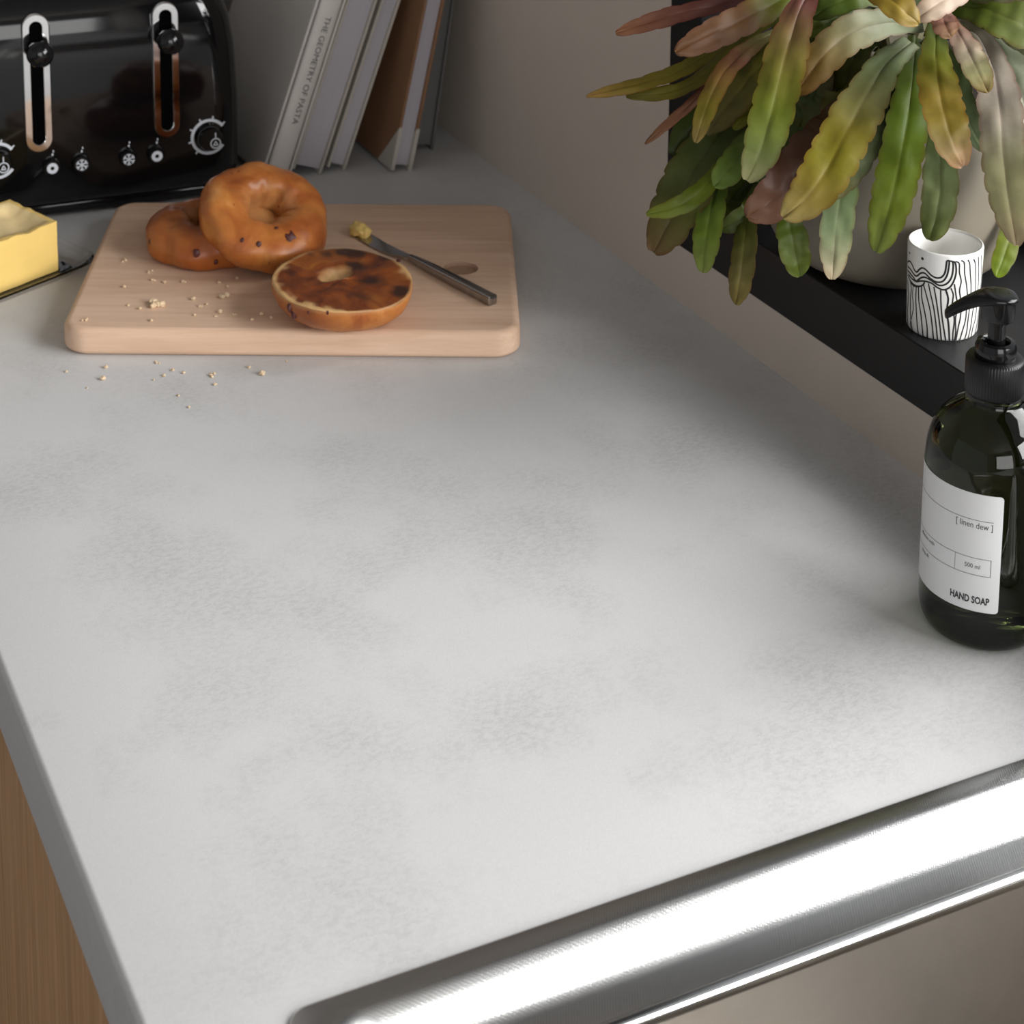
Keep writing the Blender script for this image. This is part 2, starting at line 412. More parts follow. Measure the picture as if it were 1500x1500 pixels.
obj('head', B(XW - 0.0006, XO, WY0 + BT, JY - BT, WT, WT + BT, bev=0.0008, seg=1), 'frame', win)
fx0, fx1 = 1.045, 1.085
for (a, b, c, d) in ((WY0 + BT, JY - BT, ZS, ZS + 0.045), (WY0 + BT, JY - BT, WT - 0.045, WT), (WY0 + BT, WY0 + BT + 0.045, ZS + 0.045, WT - 0.045), (JY - BT - 0.045, JY - BT, ZS + 0.045, WT - 0.045)):
    obj('window_frame', B(fx0, fx1, a, b, c, d, bev=0.002), 'frame', win)

obj('pane', B(1.062, 1.068, WY0 + BT + 0.04, JY - BT - 0.04, ZS + 0.04, WT - 0.04), 'pane', win)

# worktop with the sink cut-out
SX0, SX1, SY0, SY1 = 0.2625, 0.792, 0.21, 0.7315
ZT = -0.0455
wt = thing('worktop', 'pale grey mottled concrete-look kitchen worktop with rounded front edge', 'worktop')
bm = bmesh.new()
hx0, hx1, hy0, hy1 = SX0 + 0.010, SX1 - 0.010, SY0 + 0.010, SY1 - 0.010
xs = [XF + 0.004, hx0, hx1, XW]; ys = [-2.1, hy0, hy1, YE]
gt = [[bm.verts.new((x, y, 0)) for y in ys] for x in xs]; gb = [[bm.verts.new((x, y, ZT)) for y in ys] for x in xs]
for i in range(3):
    for j in range(3):
        if i == 1 and j == 1: continue
        bm.faces.new((gt[i][j], gt[i + 1][j], gt[i + 1][j + 1], gt[i][j + 1]))
        bm.faces.new((gb[i][j], gb[i][j + 1], gb[i + 1][j + 1], gb[i + 1][j]))
for (a, b) in (((1, 1), (2, 1)), ((2, 1), (2, 2)), ((2, 2), (1, 2)), ((1, 2), (1, 1))):
    bm.faces.new((gt[a[0]][a[1]], gt[b[0]][b[1]], gb[b[0]][b[1]], gb[a[0]][a[1]]))
# rounded front edge
prev = gt[0]
fr = 0.004
for k in range(1, 6):
    a = PI / 2 * k / 5
    row = [bm.verts.new((XF + fr - fr * math.sin(a), y, -fr + fr * math.cos(a))) for y in ys]
    for j in range(3): bm.faces.new((prev[j], prev[j + 1], row[j + 1], row[j]))
    prev = row
row = [bm.verts.new((XF, y, ZT)) for y in ys]
for j in range(3):
    bm.faces.new((prev[j], prev[j + 1], row[j + 1], row[j])); bm.faces.new((row[j], row[j + 1], gb[0][j + 1], gb[0][j]))
obj('worktop_slab', bm, 'concrete', wt, angle=60)

# base cabinets under the worktop
for k, (y0, y1) in enumerate(((1.372, 1.97), (0.762, 1.368), (0.102, 0.758), (-0.508, 0.098))):
    nm = ['oak-fronted base cabinet below the toaster end of the worktop', 'oak-fronted base cabinet below the worktop beside the steel sink',
          'oak-fronted base cabinet under the steel sink', 'oak-fronted base cabinet nearest the viewer, past the sink'][k]
    c = thing('base_cabinet', nm, 'cabinet', (0.5, (y0 + y1) / 2, -0.82), group='oak base cabinets under the worktop')
    yc = (y0 + y1) / 2; hw = (y1 - y0) / 2
    bm = bmesh.new()
    for a in ((-0.28, 0.32, -hw, -hw + 0.018, 0, 0.772), (-0.28, 0.32, hw - 0.018, hw, 0, 0.772), (0.30, 0.32, -hw + 0.018, hw - 0.018, 0, 0.772), (-0.28, 0.30, -hw + 0.018, hw - 0.018, 0, 0.018)):
        box(bm, *a)
    obj('body', bm, 'carcass', c)
    d = obj('door', B(-0.2975, -0.2805, -hw + 0.001, hw - 0.001, 0.0, 0.7735, bev=0.0008, seg=1), 'oak', c)
struct(obj('trim_1', B(0.27, 0.29, -0.57, 1.90, -0.92, -0.82), 'carcass'))

# ------------------------------------------------------------------ stainless sink
LI = 0.0545
sk = thing('kitchen_sink', 'brushed stainless steel inset sink with stepped linen-textured rim', 'sink', (0, 0, 0))
def sl(inset, z, r): return [(x, y, z) for (x, y) in rrect(SX0 + inset, SX1 - inset, SY0 + inset, SY1 - inset, r, 12)]
bm = bmesh.new()
loft(bm, [sl(0.0, 0.0002, 0.012), sl(0.0006, 0.0016, 0.012), sl(0.0016, 0.0022, 0.012), sl(0.0125, 0.0022, 0.018),
          sl(0.0142, 0.0018, 0.020), sl(0.0162, 0.0004, 0.022), sl(0.0190, -0.0026, 0.025), sl(0.0220, -0.0066, 0.029), sl(0.0245, -0.0106, 0.032),
          sl(0.0268, -0.0138, 0.035), sl(0.0292, -0.0158, 0.038), sl(0.0320, -0.0166, 0.041), sl(LI - 0.0067, -0.0168, 0.062)])
obj('rim', bm, 'steel', sk, angle=70)
bm = bmesh.new()
loft(bm, [sl(LI - 0.0067, -0.0168, 0.062), sl(LI - 0.0057, -0.0156, 0.064), sl(LI - 0.0040, -0.0151, 0.066), sl(LI - 0.0020, -0.0158, 0.068), sl(LI - 0.0004, -0.0183, 0.070), sl(LI, -0.0215, 0.070)])
obj('bowl_lip', bm, 'lip', sk, angle=80)
bm = bmesh.new()
rg = loft(bm, [sl(LI, -0.0215, 0.070), sl(0.0580, -0.12, 0.070), sl(0.0620, -0.150, 0.070), sl(0.0680, -0.165, 0.066), sl(0.0800, -0.174, 0.058), sl(0.10, -0.178, 0.05), sl(0.205, -0.182, 0.04)])
bm.faces.new(rg[-1])
obj('bowl', bm, 'bowl', sk, angle=80)
dr = obj('drain', lathe([(0.0, -0.1795), (0.018, -0.1795), (0.030, -0.1790), (0.040, -0.1775), (0.043, -0.1800), (0.043, -0.1815), (0, -0.1815)], 40), 'lip', sk)
dr.location = ((SX0 + SX1) / 2, (SY0 + SY1) / 2, 0)

# ------------------------------------------------------------------ chopping board
a_ = onz(88, 521); b_ = onz(763, 527)
BD = (b_ - a_); BANG = math.atan2(BD.y, BD.x); BLEN = BD.length
c_ = onz(165, 325) - a_
BDEP = 0.274
BZ = 0.0225
cb = thing('chopping_board', 'thick pale beech chopping board with rounded corners under the bagels', 'chopping board', (a_.x, a_.y, 0), (0, 0, BANG))
bm = bmesh.new()
def bl(ins, z, r): return [(x, y, z) for (x, y) in rrect(ins, BLEN - ins, ins, BDEP - ins, r, 10)]
loops = [bl(0.005, 0.0, 0.018)]
for k in range(1, 5):
    t = PI / 2 * k / 4; loops.append(bl(0.005 - 0.005 * math.sin(t), 0.005 - 0.005 * math.cos(t), 0.021))
er = 0.006
for k in range(0, 6):
    t = PI / 2 * k / 5; loops.append(bl(er - er * math.cos(t), BZ - er + er * math.sin(t), 0.022 - 0.006 * k / 5))
rg = loft(bm, loops)
bm.faces.new(rg[0][::-1]); bm.faces.new(rg[-1])
slab = obj('board_slab', bm, ['beech', 'knot'], cb, angle=50)
hp = Matrix.Rotation(-BANG, 4, 'Z') @ (onz(675, 393, BZ) - Vector((a_.x, a_.y, 0)))
cut = bmesh.new()
ring = [[cut.verts.new((hp.x + 0.0150 * math.cos(2 * PI * k / 40), hp.y + 0.0135 * math.sin(2 * PI * k / 40), z)) for k in range(40)] for z in (BZ - 0.0035, BZ + 0.02)]
for k in range(40):
    j = (k + 1) % 40; cut.faces.new((ring[0][k], ring[0][j], ring[1][j], ring[1][k]))
cut.faces.new(ring[0][::-1]); cut.faces.new(ring[1])
co = obj('cutter', cut, 'knot', None, smooth=False)
co.matrix_world = Matrix.Translation((a_.x, a_.y, 0)) @ Matrix.Rotation(BANG, 4, 'Z')
bpy.context.view_layer.update()
bo = slab.modifiers.new('hole', 'BOOLEAN'); bo.operation = 'DIFFERENCE'; bo.object = co; bo.solver = 'EXACT'
bo.material_mode = 'TRANSFER'
me2 = bpy.data.meshes.new_from_object(slab.evaluated_get(bpy.context.evaluated_depsgraph_get()))
slab.modifiers.clear(); slab.data = me2; bpy.data.objects.remove(co)
slab.data.name = 'board_slab'
for p_ in slab.data.polygons: p_.use_smooth = abs(p_.normal.z) < 0.999

# ------------------------------------------------------------------ bagels
def bagel_mesh(Rm, rw, rh, seed, half=False, wob=0.0035, hole=0.72):
    """ring of dough: Rm ring radius, rw half width, rh half height"""
    bm = bmesh.new(); col = []
    nu, nv = 96, 40
    off = Vector((seed * 3.1, seed * 1.7, seed * 0.9))
    rings = []
    for i in range(nu):
        a = 2 * PI * i / nu; ring = []
        for j in range(nv):
            b = 2 * PI * j / nv
            d = Vector((math.cos(a), math.sin(a), 0))
            cb_, sb_ = math.cos(b), math.sin(b)
            # squarish section
            px = math.copysign(abs(cb_) ** 0.86, cb_); pz = math.copysign(abs(sb_) ** 0.90, sb_)
            p = d * (Rm + rw * px * (1.0 if px > 0 else hole)) + Vector((0, 0, rh * pz))
            q = p * 38 + off
            k = noise.noise(q) * wob + noise.noise(q * 2.7) * wob * 0.35
            k += 0.0016 * math.sin(3 * a + seed) * (1 if pz > 0 else 0.3)
            p = p + (d * px + Vector((0, 0, pz))).normalized() * k
            # pinch creases on the inside
            if px < 0.3:
                cn = noise.noise(Vector((math.cos(a) * 2.3 + seed, math.sin(a) * 2.3, seed)))
                cn2 = abs(noise.noise(Vector((math.cos(a) * 4.1, math.sin(a) * 4.1 + seed, 2 * seed))))
                p += d * (cn * 0.0045 * (0.3 - px)) - Vector((0, 0, 0.0035)) * max(0, 1 - cn2 / 0.05) * (0.3 - px) * 0.3 * (1 if pz > -0.3 else 0)
            if p.z < -rh * 0.82: p.z = -rh * 0.82
            ring.append(bm.verts.new(p))
        rings.append(ring)
    for i in range(nu):
        i2 = (i + 1) % nu
        for j in range(nv):
            j2 = (j + 1) % nv
            bm.faces.new((rings[i][j], rings[i2][j], rings[i2][j2], rings[i][j2]))
    # the dough nearly closes the hole
    g = bmesh.ops.create_icosphere(bm, subdivisions=4, radius=Rm - rw * hole * 0.72)
    for v in g['verts']:
        q = v.co * 60 + off
        v.co = Vector((v.co.x * 1.15, v.co.y * 1.0, v.co.z * 0.26 - rh * 0.45)) * (1 + 0.30 * noise.noise(q))
        v.co.z = max(v.co.z, -rh * 0.74)
    lay = bm.verts.layers.float_color.new('crust')
    for v in bm.verts:
        r = math.hypot(v.co.x, v.co.y)
        t = max(0.0, min(1.0, (Rm - rw * 0.05 - r) / (rw * 0.55))) * (0.55 if r < Rm - rw * hole * 0.8 else 0.85) * max(0.0, min(1.0, 0.75 - v.co.z / rh * 0.45))
        v[lay] = (t, t, t, 1)
    return bm
def raisins(parent, Rm, rw, rh, spots):
    for (a, b, s) in spots:
        bm = bmesh.new(); bmesh.ops.create_icosphere(bm, subdivisions=2, radius=s)
        for v in bm.verts: v.co *= 1 + 0.35 * noise.noise(v.co * 400 + Vector((a * 9, b * 5, 0)))
        o = obj('raisin', bm, 'raisin', parent)
        d = Vector((math.cos(a), math.sin(a), 0)); nrm = d * math.cos(b) + Vector((0, 0, math.sin(b)))
        px = math.copysign(abs(math.cos(b)) ** .86, math.cos(b)); pz = math.copysign(abs(math.sin(b)) ** .9, math.sin(b))
        o.location = d * (Rm + rw * px * (1 if px > 0 else .56)) + Vector((0, 0, rh * pz)) - nrm * s * 0.25
        o.rotation_euler = nrm.to_track_quat('Z', 'Y').to_euler(); o.scale = (1.0, 1.3, 0.5)
# lying bagel
p1 = onz(306, 338, BZ + 0.0175)
bg1 = thing('bagel', 'dark glazed raisin bagel lying flat beneath the leaning one', 'bagel', (p1.x, p1.y, BZ + 0.0153), (0, 0, 0.6), 'bagels on the board')
obj('bagel_ring', bagel_mesh(0.0300, 0.0250, 0.0185, 1.3, hole=0.58), 'bagel_dark', bg1, angle=180)
raisins(bg1, 0.0300, 0.0250, 0.0185, [(3.6, 0.2, 0.0030), (4.2, 0.55, 0.0022), (3.9, -0.2, 0.0018), (2.6, 0.1, 0.0028)])
# leaning bagel
vd = -(Vector((cz_.x, cz_.y, cz_.z)))            # forward
fwd = ray(385, 312).normalized()
rt = cx_.normalized(); up_i = rt.cross(fwd).normalized()
n2 = (-fwd * 0.66 + rt * 0.25 + up_i * 0.71).normalized()
p2 = onz(387, 319, BZ + 0.0378)
q2 = n2.to_track_quat('Z', 'X')
bg2 = thing('bagel', 'shiny golden raisin bagel leaning on top of the flat dark bagel', 'bagel', p2, q2.to_euler(), 'bagels on the board')
obj('bagel_ring', bagel_mesh(0.0315, 0.0262, 0.0205, 4.7, hole=0.56), 'bagel', bg2, angle=180)
R2i = q2.to_matrix().inverted()
def on_ring(u, v):
    """angle pair on the leaning bagel nearest to the line of sight through (u, v)"""
    best = None
    d = ray(u, v).normalized()
    for ia in range(90):
        a = 2 * PI * ia / 90
        for ib in range(60):
            b = 2 * PI * ib / 60
            dd = Vector((math.cos(a), math.sin(a), 0)); nn = dd * math.cos(b) + Vector((0, 0, math.sin(b)))
            px_ = math.cos(b)
            P = p2 + q2 @ (dd * (0.0315 + 0.0262 * px_ * (1 if px_ > 0 else .56)) + Vector((0, 0, 0.0205 * math.sin(b))))
            if (q2 @ nn).dot(d) > -0.15: continue
            e = (P - EYE); dist = (e - d * e.dot(d)).length
            if best is None or dist < best[0]: best = (dist, a, b)
    return best[1], best[2]
sp = [on_ring(343, 300) + (0.0042,), on_ring(425, 350) + (0.0058,), on_ring(378, 356) + (0.0022,), on_ring(322, 284) + (0.0018,), on_ring(352, 352) + (0.0016,), on_ring(405, 334) + (0.0015,), on_ring(403, 366) + (0.0018,)]
raisins(bg2, 0.0315, 0.0262, 0.0205, sp)
# toasted half
p3 = onz(500, 412, BZ + 0.026)
bg3 = thing('bagel', 'halved bagel with browned toasted cut side facing up', 'bagel', (p3.x, p3.y, BZ + 0.0018), (math.radians(3.0), math.radians(1.0), 0.1), 'bagels on the board')
RB, HB = 0.0580, 0.0265
bm = bmesh.new(); bmf = bmesh.new()
NU = 120
BM3 = (Matrix.Translation(bg3.location) @ bg3.rotation_euler.to_matrix().to_4x4()).inverted()
def loc3(u, v, h=0.0265): return BM3 @ onz(u, v, BZ + h)
CHAR = [(loc3(*q[:2]), q[2], q[3]) for q in ((512, 374, 0.013, 1.0), (478, 378, 0.008, 0.7), (588, 424, 0.011, 1.0), (545, 412, 0.014, 0.9), (570, 378, 0.009, 0.8), (520, 392, 0.010, 0.9), (530, 432, 0.012, 0.55), (455, 380, 0.006, 0.6))]
PALE = [loc3(*q) for q in ((404, 395), (415, 376), (440, 362), (465, 355), (412, 420), (432, 436), (455, 447), (478, 452), (596, 395))]
def edge_r(a): return RB * (1 + 0.030 * noise.noise(Vector((math.cos(a) * 1.5, math.sin(a) * 1.5, 3.3))) + 0.012 * noise.noise(Vector((math.cos(a) * 6, math.sin(a) * 6, 1.3))))
def edge_z(a): return HB + 0.0016 * noise.noise(Vector((math.cos(a) * 2.2, math.sin(a) * 2.2, 8.3))) - 0.0010 * max(0, math.sin(a * 3))
prof = [(0.30, 0.012), (0.36, 0.004), (0.48, 0.0), (0.66, 0.0005), (0.82, 0.0045), (0.93, 0.011), (0.985, 0.018), (1.0, 0.0225), (0.992, 0.0255)]
rings = []
for (f, z) in prof:
    rings.append([bm.verts.new((edge_r(2 * PI * k / NU) * f * math.cos(2 * PI * k / NU), edge_r(2 * PI * k / NU) * f * math.sin(2 * PI * k / NU),
                 z * edge_z(2 * PI * k / NU) / HB + (0.0008 * noise.noise(Vector((math.cos(2 * PI * k / NU) * 5, math.sin(2 * PI * k / NU) * 5, z * 200))) if z > 0.003 else 0))) for k in range(NU)])
for a, b in zip(rings[:-1], rings[1:]):
    for k in range(NU):
        j = (k + 1) % NU; bm.faces.new((a[k], a[j], b[j], b[k]))
bm.faces.new(rings[0][::-1])
lay = bm.verts.layers.float_color.new('crust')
for v in bm.verts:
    t = 0.30 if v.co.z > 0.0245 else 0.0
    v[lay] = (t, t, t, 1)
from mathutils.bvhtree import BVHTree
bm.normal_update(); bvh3 = BVHTree.FromBMesh(bm)
obj('crust', bm, 'bagel', bg3, angle=180)
layf = bmf.verts.layers.float_color.new('crust')
rings = []
hd_ = loc3(520, 396) - loc3(470, 414); HA = math.atan2(hd_.y, hd_.x)
fr_ = [0.0, 0.06, 0.12, 0.18, 0.23, 0.27, 0.32, 0.38, 0.46, 0.55, 0.64, 0.73, 0.82, 0.90, 0.95, 0.985, 0.992]
for f in fr_:
    ring = []
    for k in range(NU):
        a = 2 * PI * k / NU; er_ = edge_r(a) * f
        x, y = er_ * math.cos(a), er_ * math.sin(a)
        z = edge_z(a)
        if f < 0.97: z += 0.0011 * noise.noise(Vector((x * 90, y * 90, 2))) + 0.0006 * noise.noise(Vector((x * 260, y * 260, 5)))
        hc = loc3(492, 404); hx, hy = (x - hc.x) * math.cos(HA) + (y - hc.y) * math.sin(HA), -(x - hc.x) * math.sin(HA) + (y - hc.y) * math.cos(HA)
        hd = math.hypot(hx / 0.015, hy / 0.010)
        dip = max(0.0, min(1.0, (1.15 - hd) / 0.45)); z -= 0.0075 * dip * dip * (3 - 2 * dip)
        v = bmf.verts.new((x, y, z if f < 0.99 else 0.0255 * edge_z(a) / HB))
        near = min((Vector((x, y, 0)) - Vector((q.x, q.y, 0))).length for q in PALE)
        rimw = 0.035 + 0.13 * math.exp(-(near / 0.016) ** 2) * (0.75 + 0.6 * noise.noise(Vector((math.cos(a) * 7, math.sin(a) * 7, 4.7))))
        t = max(0.0, min(1.0, (f - (1 - rimw)) / 0.05)); t = max(t * 0.85, min(0.72, dip * 1.0))
        ch = 0.0
        for (q, r_, k_) in CHAR:
            dq = math.hypot(x - q.x, y - q.y) * (1 + 0.35 * noise.noise(Vector((x * 130, y * 130, 3))))
            ch = max(ch, k_ * max(0.0, min(1.0, 1.35 - dq / r_)))
        v[layf] = (t, ch * (1 - t), 0, 1); ring.append(v)
    rings.append(ring)
for a, b in zip(rings[:-1], rings[1:]):
    for k in range(NU):
        j = (k + 1) % NU; bmf.faces.new((a[k], a[j], b[j], b[k]))
bmesh.ops.remove_doubles(bmf, verts=bmf.verts[:], dist=1e-5)
obj('toasted_face', bmf, 'toasted', bg3, angle=180)
for (u, v, h, s_, sc, m_) in ((418, 389, 0.0262, 0.0048, (1.5, .8, .55), 'raisin'), (429, 407, 0.0262, 0.0040, (1.3, .9, .6), 'dough'), (553, 391, 0.0262, 0.0030, (1.5, 1, .4), 'raisin'), (584, 382, 0.0262, 0.0024, (1, 1, .5), 'raisin')):
    bm = bmesh.new(); bmesh.ops.create_icosphere(bm, subdivisions=2, radius=s_)
    for q in bm.verts: q.co *= 1 + 0.4 * noise.noise(q.co * 300 + Vector((u, v, 0)))
    o = obj('raisin' if m_ == 'raisin' else 'dough_lump', bm, m_, bg3)
    o.location = loc3(u, v, h); o.scale = sc; o.rotation_euler = (0, 0, u * 0.7)
for (u, v, s_) in ((425, 451, 0.0030), (431, 460, 0.0032), (480, 458, 0.0013), (452, 458, 0.0012)):
    oe = BM3 @ EYE; dv = BM3.to_3x3() @ ray(u, v); hit, hn, _, _ = bvh3.ray_cast(oe, dv.normalized())
    if hit is None: continue
    bm = bmesh.new(); bmesh.ops.create_icosphere(bm, subdivisions=2, radius=s_)
    for q in bm.verts: q.co *= 1 + 0.4 * noise.noise(q.co * 300 + Vector((u, v, 0)))
    o = obj('raisin', bm, 'raisin', bg3)
    o.location = hit + dv.normalized() * s_ * 0.35; o.scale = (0.8, 0.8, 1.3)

# ------------------------------------------------------------------ butter knife with a dollop
he = onz(722, 439, BZ + 0.005); nk = onz(600, 374, BZ + 0.006); tp = onz(521, 331, BZ + 0.004)
kn = thing('butter_knife', 'steel butter knife lying on the board with butter on its tip', 'knife', (he.x, he.y, BZ))
O_ = Vector((he.x, he.y, BZ))
dirh = (nk - he); dirh.z = 0
Lh = dirh.length; dirh.normalize(); sd = Vector((-dirh.y, dirh.x, 0))
bm = bmesh.new(); rings = []
for (t, hw_, hh) in ((0.0, 0.0040, 0.0035), (0.003, 0.0046, 0.0042), (0.35, 0.0046, 0.0041), (0.7, 0.0042, 0.0036), (0.92, 0.0034, 0.0028), (1.0, 0.0028, 0.0022)):
    c = dirh * (t * Lh) + Vector((0, 0, 0.0045))
    rr = rrect(-hw_, hw_, -hh, hh, min(hw_, hh) * 0.45, 4)
    rings.append([bm.verts.new(c + sd * x + Vector((0, 0, y))) for (x, y) in rr])
for a, b in zip(rings[:-1], rings[1:]):
    n_ = len(a)
    for i in range(n_):
        j = (i + 1) % n_; bm.faces.new((a[i], a[j], b[j], b[i]))
bm.faces.new(rings[0][::-1]); bm.faces.new(rings[-1])
obj('handle', bm, 'knife', kn, angle=35)
bm = bmesh.new(); rings = []
tpl = tp - O_; tpl.z = 0
dirb = (tpl - dirh * Lh); Lb = dirb.length; dirb.normalize(); sb = Vector((-dirb.y, dirb.x, 0))
for (t, a0, a1) in ((0.0, -0.0026, 0.0026), (0.10, -0.0030, 0.0042), (0.22, -0.0032, 0.0085), (0.45, -0.0032, 0.0105), (0.75, -0.0034, 0.0110), (0.90, -0.0030, 0.0085), (0.98, -0.0010, 0.0045), (1.0, 0.0010, 0.0020)):
    c = dirh * Lh + dirb * (t * Lb) + Vector((0, 0, 0.0045 - 0.0030 * min(1, t * 3)))
    th_ = 0.0009
    rings.append([bm.verts.new(c + sb * x + Vector((0, 0, z))) for (x, z) in ((a0, -th_ * .3), (a1, -th_), (a1, th_ * 0.1), (a0, th_))])
for a, b in zip(rings[:-1], rings[1:]):
    for i in range(4):
        j = (i + 1) % 4; bm.faces.new((a[i], a[j], b[j], b[i]))
bm.faces.new(rings[0][::-1]); bm.faces.new(rings[-1])
obj('blade', bm, 'knife', kn, angle=30)
bm = bmesh.new(); bmesh.ops.create_icosphere(bm, subdivisions=4, radius=0.010)
for v in bm.verts:
    q = v.co.copy()
    v.co = Vector((q.x * 1.25, q.y * 0.78, max(-0.003, q.z * 0.72))) * (1 + 0.28 * noise.noise(q * 160) + 0.10 * noise.noise(q * 420))
o = obj('butter_dollop', bm, 'butter', kn, angle=180)
o['label'] = 'soft yellow butter'
o.location = dirh * Lh + dirb * (Lb - 0.012) + sb * 0.0035 + Vector((0, 0, 0.0045)); o.rotation_euler = (0, 0, math.atan2(dirb.y, dirb.x))

# ------------------------------------------------------------------ butter in a glass dish
q1 = onz(85, 384, 0.012); q0 = onz(0, 417, 0.012)
bdir = (q0 - q1); bdir.z = 0; bdir.normalize(); bang = math.atan2(bdir.y, bdir.x)
bd = thing('butter_dish', 'clear glass butter dish at the left edge beside the board', 'dish', (q1.x, q1.y, 0), (0, 0, bang))
# local: +x along the long side (to the left), -y away from the camera
bm = bmesh.new()
def dl(ins, z, r): return [(x, y, z) for (x, y) in rrect(-0.034 + ins, 0.150 - ins, -0.092 + ins, 0.024 - ins, r, 8)]
loops = [dl(0.016, 0.0, 0.014), dl(0.0142, 0.0012, 0.015), dl(0.006, 0.0075, 0.020), dl(0.0, 0.0115, 0.024), dl(0.0004, 0.0130, 0.024), dl(0.0022, 0.0132, 0.022), dl(0.008, 0.0098, 0.018), dl(0.0155, 0.0045, 0.013), dl(0.018, 0.0040, 0.012)]
rg = loft(bm, loops); bm.faces.new(rg[0][::-1]); bm.faces.new(rg[-1])
obj('dish_tray', bm, 'glass', bd, angle=60)
bt = thing('butter_block', 'yellow block of butter with carved pale top in the glass dish', 'butter', (q1.x, q1.y, 0.0045), (0, 0, bang))
bm = bmesh.new(); nx, ny = 28, 20
BX, BY, BH = 0.125, 0.066, 0.0455
def btop(x, y):
    u = x / BX; v = -y / BY
    e = min(u, 1 - u) * BX; e2 = min(v, 1 - v) * BY; e = min(e, e2)
    k = max(0, min(1, (e - 0.004) / 0.012)); k = k * k * (3 - 2 * k)
    # the back corner stands higher, a scoop is scraped out of the middle
    z = BH - 0.004 * k - 0.006 * k * (0.5 + 0.5 * math.sin(u * 9 + v * 3)) + 0.003 * v
    z += 0.0012 * noise.noise(Vector((x * 120, y * 120, 1))) - 0.003 * (1 - k) * max(0, noise.noise(Vector((x * 50, y * 50, 4))))
    return z
top = [[bm.verts.new((BX * i / nx, -BY * j / ny, btop(BX * i / nx, -BY * j / ny))) for j in range(ny + 1)] for i in range(nx + 1)]
for i in range(nx):
    for j in range(ny):
        f = bm.faces.new((top[i][j], top[i][j + 1], top[i + 1][j + 1], top[i + 1][j])); f.material_index = 1 if (0 < i < nx - 1 and 1 < j < ny - 1) else 0
def wob(x, y, z): return Vector((x, y, z)) + Vector((0.0006 * noise.noise(Vector((x * 60, y * 60, z * 60))), 0.0006 * noise.noise(Vector((x * 60 + 9, y * 60, z * 60))), 0))
per = [top[i][0] for i in range(nx + 1)] + [top[nx][j] for j in range(1, ny + 1)] + [top[i][ny] for i in range(nx - 1, -1, -1)] + [top[0][j] for j in range(ny - 1, 0, -1)]
prev = per
for z in (0.034, 0.024, 0.012, 0.0):
    row = [bm.verts.new(wob(v.co.x, v.co.y, z)) for v in per]
    for k in range(len(per)):
        j = (k + 1) % len(per); bm.faces.new((prev[k], prev[j], row[j], row[k]))
    prev = row
bm.faces.new(prev)
obj('butter_body', bm, ['butter', 'buttercut'], bt, angle=50)

# ------------------------------------------------------------------ crumbs
def crumb_mesh(seed, n):
    bm = bmesh.new(); rnd = random.Random(seed)
    for k in range(n):
        c = Vector((rnd.gauss(0, 0.9), rnd.gauss(0, 0.6), 0)) if n > 1 else Vector((0, 0, 0))
        r = rnd.uniform(0.6, 1.0) if n > 1 else 1.0
        g = bmesh.ops.create_icosphere(bm, subdivisions=2, radius=r)
        for v in g['verts']:
            v.co *= 1 + 0.45 * noise.noise(v.co * 1.7 + Vector((seed, k * 3, 0)))
            v.co.z *= 0.75; v.co += c + Vector((0, 0, r * 0.62))
    me = bpy.data.meshes.new('crumb'); bm.to_mesh(me); bm.free(); me.materials.append(MT['crumbpale']); return me
CM = [crumb_mesh(s, n) for s, n in ((1, 1), (2, 2), (3, 3), (4, 5), (5, 7))]
def crumb(u, v, z, px_, kind, label, group):
    p = onz(u, v, z); s = px_ / FP * depth_of(p)
    o = bpy.data.objects.new('bread_crumb', CM[kind]); COL.objects.link(o)
    k = (0.5, 0.32, 0.26, 0.22, 0.20)[kind]
    o.location = p; o.scale = (s * k, s * k, s * k); o.rotation_euler = (0, 0, random.uniform(0, 6))
    tag(o, label, 'crumb', group)
GB = 'crumbs on the board'; GC = 'crumbs on the worktop'
tiny = 'tiny pale bread crumb lying on the chopping board'
crumb(229, 447, BZ, 30, 4, 'largest ragged crumb cluster on the board left of the toasted bagel', GB)
crumb(327, 437, BZ, 22, 3, 'chunky pale crumb with brown side near the toasted bagel', GB)
crumb(182, 382, BZ, 12, 2, 'crumb farthest back on the board, left of the flat dark bagel', GB)
crumb(219, 399, BZ, 11, 2, 'small crumb cluster just in front of the flat dark bagel', GB)
crumb(125, 469, BZ, 11, 2, 'crumb pair nearest the left front corner of the board', GB)
crumb(343, 461, BZ, 8, 2, 'small crumb cluster between the chunky crumb and the board front', GB)
for (u, v, s, k) in ((221, 413, 9, 1), (245, 413, 9, 1), (265, 415, 9, 1), (226, 470, 9, 1), (283, 439, 7, 0), (291, 451, 8, 1), (306, 446, 7, 1), (322, 458, 7, 0), (315, 465, 6, 1), (383, 461, 6, 0), (369, 469, 5, 0), (397, 466, 5, 0), (321, 415, 5, 0), (333, 421, 5, 0), (347, 408, 4, 0), (205, 453, 5, 0), (182, 421, 5, 0), (285, 462, 4, 0), (188, 448, 4, 0)):
    crumb(u, v, BZ, s, k, tiny, GB)
crumb(311, 551, 0, 14, 2, 'largest golden crumb on the worktop in front of the board', GC)
crumb(231, 532, 0, 10, 2, 'pale crumb cluster touching the front edge of the board on the worktop', GC)
crumb(384, 549, 0, 9, 0, 'oval golden crumb lying rightmost on the worktop before the board', GC)
crumb(151, 556, 0, 8, 0, 'small golden crumb on the worktop near the board left corner', GC)
